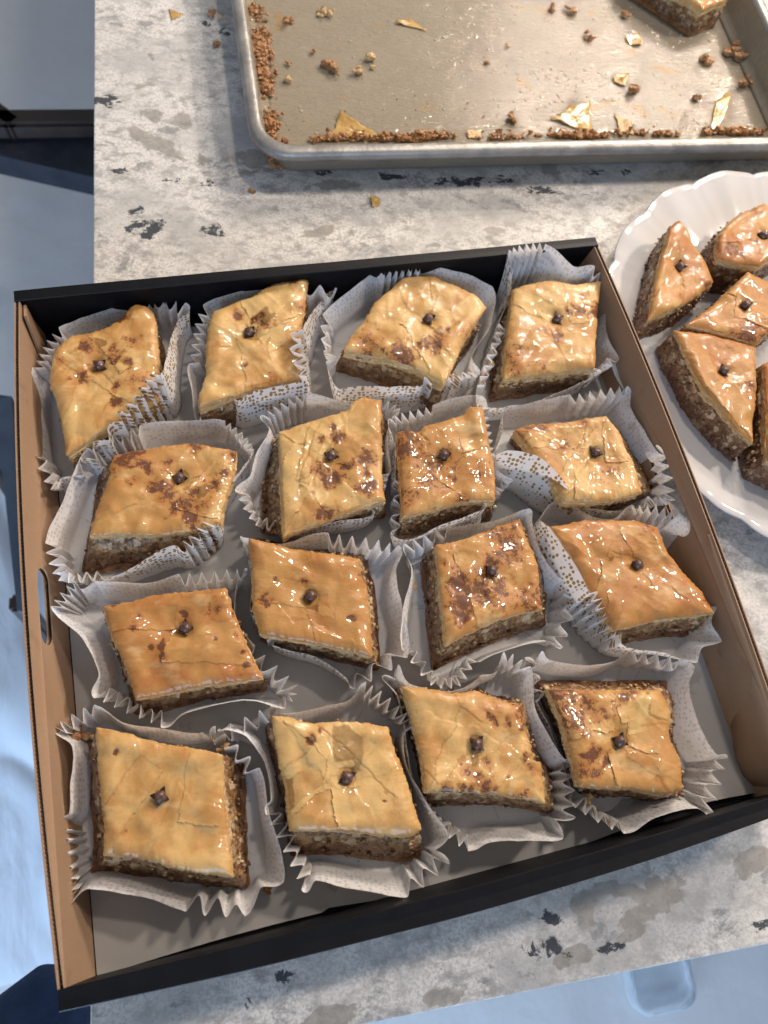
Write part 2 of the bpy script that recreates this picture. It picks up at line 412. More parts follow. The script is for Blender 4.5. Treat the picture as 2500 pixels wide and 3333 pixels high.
rw, rf = side_wall('side_wall', False, (vof(2248, 1705, .027), vof(2150, 1480, .027), .0265, .0080))
for a in (lw, rw, lf, rf): adopt(box, a)
lf.parent = lw; rf.parent = rw
def black_wall(v0, v1, name):
    prof = [(v0, .0), (v0, RZ-.0012), (v0+.0010, RZ), (v1-.0010, RZ), (v1, RZ-.0012), (v1, .0045)]
    front = v0 < .1
    if front: prof = [(v0, .0, .3), (v0, RZ-.0006, 1), (v0+.0005, RZ, 1), (v0+.005, RZ-.0003, .8), (v1-.0005, RZ, .6), (v1, RZ-.0006, .6), (v0+.0034, .0, 0)]
    else: prof = [(v1-.0034, .0, 0), (v0, RZ-.0006, 0), (v0+.0005, RZ, 0), ((v0+v1)/2, RZ-.0003, 0), (v1-.0005, RZ, 0), (v1, RZ-.0006, 0), (v1, .0, 0)]
    us = np.linspace(-.0002, W+.0002, 41); V = []; Fc = []
    for u in us:
        wob = .0003*math.sin(u*17)+.0001*math.sin(u*53)
        lean_ = -.0070*4*(u/W)*(1-u/W) if v0 < .1 else 0
        for k, (v, z, f_) in enumerate(prof): V.append(bx(u, v+(wob+lean_*f_)*(z/RZ), z))
    n = len(prof)
    for i in range(len(us)-1):
        for k in range(n): Fc.append((i*n+k, (i+1)*n+k, (i+1)*n+(k+1) % n, i*n+(k+1) % n))
    Fc.append(tuple(range(n))); Fc.append(tuple(range((len(us)-1)*n, len(us)*n))[::-1])
    o = mesh_obj(name, V, Fc, MBLACK, smooth=False); adopt(box, o); return o
black_wall(0, .0095, 'folded_wall'); black_wall(Hh-BACKT, Hh, 'folded_wall')
V, Fc = loft([[bx(-.0005, .0008, z), bx(W+.0005, .0008, z), bx(W+.0005, Hh-.0008, z), bx(-.0005, Hh-.0008, z)] for z in (.0004, .0030)])
Fc += [(3, 2, 1, 0), (4, 5, 6, 7)]
o = mesh_obj('base_board', V, Fc, MBLACK, smooth=False); adopt(box, o)
# corner tab, back left: folded kraft flap behind the side wall
V = [bx(BT+.0008, Hh-BACKT-.0007, .046), bx(BT+.0008, Hh-BACKT-.0007, .004), bx(BT+.0012, Hh-BACKT-.028, .004), bx(BT+.0008, Hh-BACKT-.010, .047)]
V += [tuple(np.array(v)+np.array([*(eu*.0016), 0])) for v in V]
o = mesh_obj('corner_tab', V, [(0, 1, 2, 3), (7, 6, 5, 4), (0, 4, 5, 1), (1, 5, 6, 2), (2, 6, 7, 3), (3, 7, 4, 0)], MKRAFT, smooth=False); adopt(box, o)
# long dust flap with rounded end, leaning inward on the right
curve = [(2316, 1740), (2290, 1770), (2262, 1815), (2255, 1870), (2270, 1990), (2302, 2130), (2330, 2200), (2362, 2300), (2385, 2400), (2396, 2470), (2418, 2525), (2450, 2560), (2500, 2578), (2560, 2560)]
FVt = []; Fc = []
for k, (x, y) in enumerate(curve):
    zl = [.044, .033, .022, .014, .009, .0065, .006, .006, .006, .006, .0062, .0068, .009, .020][k]
    u, v = uof(x, y, zl), vof(x, y, zl); ru = W+bow(min(max(v, 0), Hh))-.0055
    for t in (0, .33, .66, 1):
        uu = u+(ru-u)*t; zz = zl+(RZ-.003-zl)*t**.8
        FVt.append(bx(uu, v, zz))
for i in range(len(curve)-1):
    for t in range(3): a = i*4+t; Fc.append((a, a+1, a+5, a+4))
o = mesh_obj('dust_flap', FVt, Fc, MKRAFT, smooth=True)
sm = o.modifiers.new('thick', 'SOLIDIFY'); sm.thickness = .0016; sm.offset = 1; adopt(box, o)
tag(box, 'open shallow bakery box with black folded ends and brown corrugated sides', 'box')

# liner paper: one sheet, creased, front edge lifting off the board
nu, nv = 90, 90; V = []; Fc = []
u0, u1, v0, v1 = BT+.0035, W-.004, FRONTT-.0062, Hh-BACKT-.002
for j in range(nv+1):
    for i in range(nu+1):
        s, t = i/nu, j/nv; u = u0+(u1-u0)*s; v = v0+(v1-v0)*t
        x, y, z = bx(u, v, 0)
        z = .0042+.0009*max(0, float(vn(u*22, v*22, 0, 3)))
        edge = math.exp(-((v-v0)/.016)**2)
        lift = max(0, math.sin(s*9.2-.3))*edge*.006*(1 if s > .3 else .35)
        V.append((x, y, z+lift+0) if lift == 0 else tuple(np.array(bx(u, v+lift*.9, z+lift))))
for j in range(nv):
    for i in range(nu): a = j*(nu+1)+i; Fc.append((a, a+1, a+nu+2, a+nu+1))
tag(mesh_obj('liner_paper', V, Fc, ML), 'grey white paper sheet lining the bottom of the bakery box', 'paper sheet')

# ------------------------------------------------------------------ curves
def catmull(P, closed=True, sub=24):
    P = np.asarray(P, float); n = len(P); out = []; seg = []
    rngi = range(n) if closed else range(n-1)
    for i in rngi:
        p0, p1, p2, p3 = (P[(i-1) % n], P[i], P[(i+1) % n], P[(i+2) % n]) if closed else (P[max(i-1, 0)], P[i], P[i+1], P[min(i+2, n-1)])
        for k in range(sub):
            t = k/sub; q = .5*((2*p1)+(-p0+p2)*t+(2*p0-5*p1+4*p2-p3)*t*t+(-p0+3*p1-3*p2+p3)*t**3)
            lin = p1+(p2-p1)*t
            out.append(q*.75+lin*.25); seg.append((i, t))
    if not closed: out.append(P[-1]); seg.append((n-2, 1.))
    return np.array(out), seg
def resample(C, n):
    d = np.r_[0, np.cumsum(np.linalg.norm(np.diff(C, axis=0), axis=1))]
    t = np.linspace(0, d[-1], n); return np.stack([np.interp(t, d, C[:, k]) for k in range(C.shape[1])], 1)
def normals2(C):
    T = np.roll(C, -1, 0)-np.roll(C, 1, 0); T /= np.linalg.norm(T, axis=1)[:, None]+1e-12
    Nn = np.stack([T[:, 1], -T[:, 0]], 1)
    A = .5*np.sum(C[:, 0]*np.roll(C[:, 1], -1)-np.roll(C[:, 0], -1)*C[:, 1])
    return Nn if A > 0 else -Nn
def smooth_closed(A, k):
    ker = np.hanning(2*k+3)[1:-1]; ker /= ker.sum()
    r = np.zeros_like(A)
    for i, wgt in enumerate(ker): r += wgt*np.roll(A, i-k, 0)
    return r

# ------------------------------------------------------------------ paper cups
def make_cup(ctrl, seed, label, base_z=.0052, zr=.031):
    r = random.Random(seed); n = len(ctrl)
    zs = [(c_[4] if len(c_) > 4 else zr+r.uniform(-.0025, .0025)) for c_ in ctrl]
    P = np.array([at(c[0], c[1], z) for c, z in zip(ctrl, zs)])
    C, seg = catmull(P, True, 100)
    lean = np.array([ctrl[i][3]*(1-t)+ctrl[(i+1) % n][3]*t for i, t in seg])/1000
    pl = np.array([1.0 if ctrl[i][2] else 0.0 for i, t in seg])
    pl = smooth_closed(pl[:, None], 10)[:, 0]*1.0
    wave = np.zeros(len(seg)); sharp = r.uniform(.55, .95)
    for k, (i, t) in enumerate(seg):
        m = ctrl[i][2]; m = int(round(m*1.5)) if m > 1 else m
        if m: wave[k] = (.5-.5*math.cos(2*math.pi*t*m))**sharp
    # slight flutes on the flat sides too
    d = np.r_[0, np.cumsum(np.linalg.norm(np.diff(C[:, :2], axis=0), axis=1))]
    seglen = np.array([np.linalg.norm(P[(i+1) % n]-P[i])/max(ctrl[i][2], 1)/(1.5 if ctrl[i][2] > 1 else 1) for i, t in seg])
    depth = np.clip(seglen*1.1, .0032, .0075)*(1+.25*vn(d*80, d*0, 0, seed))
    C2 = C[:, :2]; Cs = smooth_closed(C2, 66); nrm = smooth_closed(normals2(Cs), 20); nrm /= np.linalg.norm(nrm, axis=1)[:, None]
    rip = .00015*vn(d*200, d*0, 0, seed+3)+.0012*vn(d*45, d*0, 0, seed+4)
    off_rim = -wave*depth*pl+rip*(1-pl)
    base = Cs-nrm*(lean+.0015)[:, None]
    base = smooth_closed(base, 56)
    cen = base.mean(0)
    rows = 11; R = []; UV = []
    basew = -.0018*wave*pl+.1*rip
    L = np.r_[0, np.cumsum(np.linalg.norm(np.diff(base, axis=0), axis=1))]
    Lr = np.r_[0, np.cumsum(np.linalg.norm(np.diff(Cs, axis=0), axis=1))]
    zrim = C[:, 2]+.0006*vn(d*120, d*0, 0, seed+9)-wave*pl*.0015
    # floor rings
    for f in (.0, .35, .7, .93):
        q = cen+(base-cen)*f; z = np.full(len(q), base_z)+.0004*vn(q[:, 0]*200, q[:, 1]*200, 0, seed)
        R.append(np.c_[q, z]); UV.append(np.c_[L, np.full(len(q), -.01)])
    for k in range(rows+1):
        t = k/rows; tt = t**1.05
        q = base+(Cs-base)*tt[None] if False else base*(1-tt)+(C2*.85+Cs*.15)*tt
        bul = .0018*math.sin(math.pi*t)*vn(d*28, d*0+t*2, 0, seed+7)
        q = q+nrm*(basew*(1-t)+off_rim*t**.8+bul)[:, None]
        z = base_z+(zrim-base_z)*t
        R.append(np.c_[q, z]); UV.append(np.c_[Lr, np.full(len(q), t*.030)])
    V, Fc = loft(R)
    # orient so that the inside of the cup is the front face
    A = .5*np.sum(Cs[:, 0]*np.roll(Cs[:, 1], -1)-np.roll(Cs[:, 0], -1)*Cs[:, 1])
    if A < 0: Fc = [f[::-1] for f in Fc]
    if True: Fc = Fc
    o = mesh_obj('paper_cup', V, Fc, MCUP, uv=np.concatenate(UV))
    tag(o, label, 'paper cup', 'dotted paper cups in the bakery box')
    root = Vector((float(cen[0]), float(cen[1]), base_z)); o.data.transform(Matrix.Translation(-root)); o.location = root
    return o

# ------------------------------------------------------------------ baklava
def make_clove(root, loc, seed, lean=(0, 0), s=1.0):
    r = random.Random(seed)
    ang = r.uniform(0, math.pi/2); V = []; Fc = []
    def add(v, f):
        st = len(V); V.extend([tuple(x) for x in v]); Fc.extend([tuple(i+st for i in q) for q in f])
    ca, sa = math.cos(ang), math.sin(ang)
    # square head of the clove
    prof = [(.0008, -.0045), (.0013, -.0012), (.0023, .0004), (.0024, .0010), (.0012, .0013)]
    rings = []
    for rad, z in prof:
        rings.append([(rad*(1+.22*math.cos(4*(t/16*2*math.pi)))*math.cos(t/16*2*math.pi+ang), rad*(1+.22*math.cos(4*(t/16*2*math.pi)))*math.sin(t/16*2*math.pi+ang), z) for t in range(16)])
    v, f = loft(rings); add(v, f)
    for k in range(4):
        if r.random() < .12: continue
        a = ang+k*math.pi/2+r.uniform(-.12, .12); L = r.uniform(.0036, .0044); up = r.uniform(.0004, .0020)
        c, s_ = math.cos(a), math.sin(a)
        p = []
        for rr, wd, z, th in ((.0012, .0011, .0004, .0007), (.0026, .0010, .0009+up*.4, .0006), (L, .0002, .0010+up, .0002)):
            for sy, sz in ((-1, -1), (1, -1), (1, 1), (-1, 1)):
                p.append((rr*c-sy*wd*s_, rr*s_+sy*wd*c, z+sz*th))
        f = [(i*4+q, i*4+(q+1) % 4, (i+1)*4+(q+1) % 4, (i+1)*4+q) for i in range(2) for q in range(4)]+[(8, 9, 10, 11)]
        add(p, f)
    T = Matrix.Translation(Vector(loc)) @ Matrix.Rotation(lean[0], 4, 'X') @ Matrix.Rotation(lean[1], 4, 'Y') @ Matrix.Scale(s, 4)
    c = mesh_obj('clove', V, Fc, MCALYX, smooth=False); c.data.transform(T); c.parent = root
    B = ICO2.copy(); nn = np.linalg.norm(B, axis=1)
    B = B*(.0027*(1+.10*np.cos(4*np.arctan2(B[:, 1], B[:, 0])-4*ang)+.05*vn(B[:, 0]*3, B[:, 1]*3, B[:, 2]*3, seed)))[:, None]
    B[:, 2] = B[:, 2]*.85+.0018
    b = mesh_obj('bud', B, ICO2F, MCLOVE, smooth=True); b.data.transform(T); b.parent = c
    return c

def make_baklava(corners, edges, clove, spots, tone, seed, label, cat='baklava', zb=.0058, zt=.0400, base=None, group=None, flakes=3, dark=False,
                 bulge=.0012, shift=(0, 0), N_=96, tk=.0105, holes=True, cracks=(), sheets=3, name='baklava_piece'):
    r = random.Random(seed); rs = np.random.RandomState(seed)
    c = [at(x, y, zt)[:2] for x, y in corners]
    zc = [r.uniform(-.0016, .0026) for _ in range(4)]
    E = []
    for k in range(4):
        pts = [c[k]]+[at(x, y, zt)[:2] for x, y in (edges[k] if edges else [])]+[c[(k+1) % 4]]
        Cc, _ = catmull(np.array(pts), False, 12) if len(pts) > 2 else (np.array(pts), None)
        q = resample(Cc, N_+1)
        s = np.linspace(0, 1, N_+1)
        T = q[-1]-q[0]; nn = np.array([-T[1], T[0]])/np.linalg.norm(T)
        jag = (.00055*fbm(s*14+k*9, s*0, 0, seed, 3)+.00035*vn(s*55, s*0, 0, seed+k))*np.sin(np.pi*s)**.3
        E.append(q+nn*jag[:, None])
    top, right, bot, left = E[0], E[1], E[2][::-1], E[3][::-1]   # top: TL->TR, right: TR->BR, bot: BL->BR, left: TL->BL
    n = N_+1; s = np.linspace(0, 1, n)
    Sx, Tx = np.meshgrid(s, s)                       # Sx along u, Tx along v (0 = top edge)
    G = ((1-Tx)[..., None]*top[None]+Tx[..., None]*bot[None]+(1-Sx)[..., None]*left[:, None]+Sx[..., None]*right[:, None]
         - ((1-Sx)*(1-Tx))[..., None]*top[0]-(Sx*(1-Tx))[..., None]*top[-1]-((1-Sx)*Tx)[..., None]*bot[0]-(Sx*Tx)[..., None]*bot[-1])
    X, Y = G[..., 0], G[..., 1]
    z = zt+.0032*fbm(X*50, Y*50, 0, seed, 2)+.0013*fbm(X*95, Y*95, 0, seed+1, 2)+.00002*vn(X*600, Y*600, 0, seed+2)
    z = z+sum(zc[k]*wgt for k, wgt in enumerate(((1-Sx)*(1-Tx), Sx*(1-Tx), Sx*Tx, (1-Sx)*Tx)))
    ang = r.uniform(0, 3.14)
    wr = np.abs(fbm((X*math.cos(ang)+Y*math.sin(ang))*95, (Y*math.cos(ang)-X*math.sin(ang))*38, 0, seed+11, 2))
    z = z+.0005*(.5-wr*2.4).clip(-.4, .5)
    dm = np.minimum(np.minimum(Sx, 1-Sx), np.minimum(Tx, 1-Tx))*.048
    z = z-.0022*np.exp(-dm/.0016)+.0005*np.exp(-((dm-.005)/.003)**2)
    tn = np.full_like(z, tone)
    cp = at(clove[0], clove[1], zt)[:2]
    dc = np.hypot(X-cp[0], Y-cp[1]); z = z-.0030*np.exp(-(dc/.0065)**2)
    # torn overlapping sheets: sharp little steps along wandering lines
    for k in range(flakes):
        a = r.uniform(0, 2*math.pi); ox, oy = r.uniform(-.011, .011), r.uniform(-.011, .011)
        px, py = X-cp[0]-ox, Y-cp[1]-oy
        d = px*math.cos(a)+py*math.sin(a); e = -px*math.sin(a)+py*math.cos(a)
        d = d+.006*fbm(e*70, e*0, 0, seed+20+k, 3)+r.uniform(-10, 10)*e*e
        m = (1/(1+np.exp(-d/.00016)))
        if r.random() < .6:
            a2 = a+r.uniform(1.1, 2.0); d2 = px*math.cos(a2)+py*math.sin(a2)+.005*fbm((px*math.sin(a2))*80, py*40, 0, seed+40+k, 3)+r.uniform(-.004, .006)
            m = m*(1/(1+np.exp(-d2/.00016)))
        z = z+m*.00032; tn = tn+m*r.uniform(-.16, .16)-.0*m
    for (x0, y0, x1, y1) in cracks:
        A_, B_ = at(x0, y0, zt)[:2], at(x1, y1, zt)[:2]; D = B_-A_; LL = np.linalg.norm(D); D = D/LL
        al = (X-A_[0])*D[0]+(Y-A_[1])*D[1]; pe = -(X-A_[0])*D[1]+(Y-A_[1])*D[0]+.0014*fbm(al*160, al*0, 0, seed+60, 3)
        inn = np.clip((al+.001)/.002, 0, 1)*np.clip((LL-al)/.002, 0, 1)
        z = z-.0004*np.exp(-(pe/.00030)**2)*inn+.0004*inn*np.exp(-np.clip(pe,0,1)/.006)*(pe > 0)
        tn = tn+.20*np.exp(-(pe/.0004)**2)*inn
    br = np.zeros_like(z)
    mppx = np.linalg.norm(at(corners[0][0]+100, corners[0][1], zt)-at(corners[0][0], corners[0][1], zt))/100
    for sp in spots:
        q = at(sp[0], sp[1], zt)[:2]; rad = sp[2]*mppx; st = sp[3] if len(sp) > 3 else .95
        a3 = r.uniform(0, 3.14); e3 = r.uniform(.75, 1.3); gx = (X-q[0])*math.cos(a3)+(Y-q[1])*math.sin(a3); gy = (Y-q[1])*math.cos(a3)-(X-q[0])*math.sin(a3)
        dd = np.hypot(gx*e3, gy/e3)/(rad*1.55)*(1+.9*fbm(X*260, Y*260, 0, seed+5, 4))
        br = np.maximum(br, st*np.clip(1.15-.75*np.abs(dd)**1.3, 0, 1))
    br = br+.16*np.exp(-dm/.0014)*(.5+vn(X*80, Y*80, 0, seed+8))
    z = z-.00035*br
    Vt = np.stack([X, Y, z], -1).reshape(-1, 3)
    Fc = []
    for j in range(N_):
        b0 = j*n
        for i in range(N_): a = b0+i; Fc.append((a, a+n, a+n+1, a+1))
    ring = [(0, i) for i in range(n-1)]+[(j, n-1) for j in range(n-1)]+[(n-1, i) for i in range(n-1, 0, -1)]+[(j, 0) for j in range(n-1, 0, -1)]
    ri = np.array([j*n+i for j, i in ring]); B = Vt[ri]; m = len(ri)
    # outline is clockwise in world (top-left -> right -> down): outward normals
    B2 = B[:, :2]; nr = smooth_closed(normals2(smooth_closed(B2, 3)), 3); nr /= np.linalg.norm(nr, axis=1)[:, None]+1e-9
    per = np.r_[0, np.cumsum(np.linalg.norm(np.diff(B2, axis=0), axis=1))]
    R = [B]; side = [np.zeros(m)]; layer = [np.zeros(m)]
    K = 18; th = tk*(1+.22*vn(per*60, per*0, 0, seed+12))
    for k in range(1, K+1):
        t = k/K
        o_ = (.0001+.00045*(1 if k % 2 else -1)*(.4+.9*vn(per*110, per*0+k*3.1, 0, seed+13))+.0011*t*vn(per*45, per*0+k*.35, 0, seed+14)
              + .0005*vn(per*400, per*0+k*7., 0, seed+15)-.0006*t)
        q = B2+nr*o_[:, None]
        zz = B[:, 2]-th*t+.0005*np.sin(t*math.pi)*vn(per*90, per*0+k*.5, 0, seed+16)
        R.append(np.c_[q, zz]); side.append(np.full(m, 1.0)); layer.append(np.full(m, (k % 2)*.8+.1*rs.rand()))
    R.append(np.c_[B2-nr*.003, B[:, 2]-th]); side.append(np.ones(m)); layer.append(np.ones(m))
    st = len(Vt); allV = [Vt]+R[1:]; Vall = np.concatenate(allV)
    idx = [ri]+[np.arange(st+k*m, st+(k+1)*m) for k in range(len(R)-1)]
    for k in range(len(idx)-1):
        a, b = idx[k], idx[k+1]
        for i in range(m): j = (i+1) % m; Fc.append((int(a[i]), int(a[j]), int(b[j]), int(b[i])))
    nt_ = len(Vt)
    cen = B2.mean(0); root = empty(name, (float(cen[0]), float(cen[1]), zb))
    tag(root, label, cat, group)
    to = mesh_obj('top_pastry', Vall, Fc, MTOP, attrs=dict(
        brown=np.r_[br.ravel(), np.zeros(len(Vall)-nt_)], tone=np.r_[tn.ravel(), np.full(len(Vall)-nt_, tone)],
        side=np.concatenate([np.zeros(nt_)]+side[1:]), layer=np.concatenate([np.zeros(nt_)]+layer[1:])))
    adopt(root, to)
    # filling: lumpy crumb wall, standing on the footprint the piece really has
    cq = np.array(c)
    if base is not None: bq = np.array([at(x, y, zb)[:2] for x, y in base])
    else: bq = cq.copy()
    qi = np.concatenate([np.full(N_, k_) for k_ in range(4)]); qt = np.concatenate([np.arange(N_)/N_]*4)[:, None]
    dlt = (bq-cq)[qi]*(1-qt)+(bq-cq)[(qi+1) % 4]*qt
    dlt = smooth_closed(dlt, 6)
    def rs_(A_): return resample(np.r_[A_, A_[:1]], 2)
    mm = 300; Bs = smooth_closed(B2, 2); dd_ = np.r_[0, np.cumsum(np.linalg.norm(np.diff(np.r_[Bs, Bs[:1]], axis=0), axis=1))]
    tq = np.linspace(0, dd_[-1], mm+1)[:-1]
    Bc0 = np.stack([np.interp(tq, dd_, np.r_[Bs, Bs[:1]][:, q]) for q in (0, 1)], 1); Dl = np.stack([np.interp(tq, dd_, np.r_[dlt, dlt[:1]][:, q]) for q in (0, 1)], 1)
    Bc = Bc0; nn = smooth_closed(normals2(Bc), 4); nn /= np.linalg.norm(nn, axis=1)[:, None]
    def sh_(z_): return Dl*np.clip((zt-tk*.6-z_)/(zt-tk*.6-zb), 0, 1)**.8
    per = np.r_[0, np.cumsum(np.linalg.norm(np.diff(Bc, axis=0), axis=1))]
    ztf = zt-tk*.80; zbf = zb+.0040; K = 15; R = []
    lx, lz = per*1.0, None
    pts = np.c_[rs.rand(420)*per[-1], zbf+rs.rand(420)*(ztf-zbf), .3+.7*rs.rand(420)]
    for k in range(K+1):
        t = k/K; zz = zbf+(ztf-zbf)*t
        dd = np.hypot((lx[:, None]-pts[None, :, 0]), (zz-pts[None, :, 1]))
        l = np.max(pts[None, :, 2]*np.sqrt(np.clip(1-(dd/.0021)**2, 0, 1)), axis=1)
        o_ = bulge+.0016*l-.0010+.0012*vn(per*90, per*0+t*3, 0, seed+31)+.0007*vn(per*700, per*0+t*20, 0, seed+32)-.0012*t
        R.append(np.c_[Bc+sh_(zz)+nn*o_[:, None], zz+.0004*vn(per*500, per*0+t*9, 0, seed+33)])
    R = [np.c_[Bc+sh_(zbf)-nn*.004, np.full(mm, zbf-.0002)]]+R+[np.c_[Bc-nn*.005, np.full(mm, ztf+.001)]]
    V, Fc = loft(R)
    V = list(V); nb = 90 if not dark else 130
    for q in range(nb):                               # broken walnut pieces caught in the cut face
        i = rs.randint(mm); zz = zbf+rs.rand()**1.1*(ztf-zbf)*.95; sc = rs.uniform(.0007, .0019)
        cc = np.r_[Bc[i]+sh_(zz)[i]+nn[i]*(bulge+rs.uniform(-.0010, .0008)), zz]
        I = ICO1*sc*(1+.35*rs.randn(len(ICO1), 1)*.6)*np.array([1, rs.uniform(.6, 1), rs.uniform(.5, .9)])
        stt = len(V); V.extend(I+cc); Fc.extend([tuple(v+stt for v in f) for f in ICO1F])
    V = np.array(V); fo = mesh_obj('walnut_filling', V, Fc, MNUTD if dark else MNUT, attrs=dict(soak=np.clip(1-(V[:, 2]-zbf)/(ztf-zbf), 0, 1))); adopt(root, fo)
    K = 7; R = []
    for k in range(K+1):
        t = k/K
        o_ = bulge+.0008*vn(per*70, per*0, 0, seed+41)+.0004*(1 if k % 2 else -1)*vn(per*200, per*0+k*3, 0, seed+42)-.0004*t
        R.append(np.c_[Bc+sh_(zb)+nn*o_[:, None], np.full(mm, zb+(zbf-zb+.0004)*t)])
    R = [np.c_[Bc+sh_(zb)-nn*.006, np.full(mm, zb)]]+R+[np.c_[Bc+sh_(zbf)-nn*.005, np.full(mm, zbf+.0006)]]
    V, Fc = loft(R); bo = mesh_obj('bottom_pastry', V, Fc, MBOT); adopt(root, bo)
    # torn phyllo sheets lying on the crust, their edges a little lifted
    for q in range(sheets):
        a = r.uniform(0, 6.28); ox, oy = r.uniform(-.013, .013), r.uniform(-.013, .013); px, py = X-cp[0]-ox, Y-cp[1]-oy
        d1 = px*math.cos(a)+py*math.sin(a)+.004*fbm(px*90, py*90, 0, seed+70+q, 3)
        a2 = a+r.uniform(1.2, 1.9); d2 = px*math.cos(a2)+py*math.sin(a2)+.003*fbm(px*120, py*120, 5, seed+80+q, 3)+r.uniform(0, .008)
        d3 = r.uniform(.010, .024)-(px*math.cos(a)+py*math.sin(a))+.003*fbm(px*120, py*120, 9, seed+90+q, 3)
        mk = np.minimum(np.minimum(d1, d2), d3)
        mk = np.where(dc < .0048, -1, mk); mk = np.where(dm < .0006, -1, mk)
        lift = .00028+.0008*np.exp(-np.clip(mk, 0, 1)/.0012)*np.clip(fbm(X*90, Y*90, 3, seed+95+q, 2)*2.2+.15, 0, 1)
        Z2 = z+lift; keep = mk > 0
        cell = keep[:-1, :-1] & keep[1:, :-1] & keep[:-1, 1:] & keep[1:, 1:]
        jj, ii = np.nonzero(cell)
        if len(jj) < 60: continue
        used = {}; VV = []; FF_ = []; tb = []
        for j_, i_ in zip(jj.tolist(), ii.tolist()):
            f_ = []
            for (u_, v_) in ((j_, i_), (j_+1, i_), (j_+1, i_+1), (j_, i_+1)):
                kk = u_*n+v_
                if kk not in used: used[kk] = len(VV); VV.append((X[u_, v_], Y[u_, v_], Z2[u_, v_])); tb.append((tn[u_, v_], br[u_, v_]))
                f_.append(used[kk])
            FF_.append(tuple(f_))
        tb = np.array(tb); so = mesh_obj('torn_sheet', VV, FF_, MTOP, attrs=dict(brown=tb[:, 1]*.8, tone=tb[:, 0]+r.uniform(-.28, .12), side=np.zeros(len(VV)), layer=np.zeros(len(VV))))
        adopt(root, so)
    # clove
    k = np.argmin(dc); zc_ = float(z.ravel()[k])
    make_clove(root, (cp[0]-cen[0], cp[1]-cen[1], zc_-zb+.0006), seed, (r.uniform(-.35, .35), r.uniform(-.35, .35)), 1.34)
    return root

exec_data = True
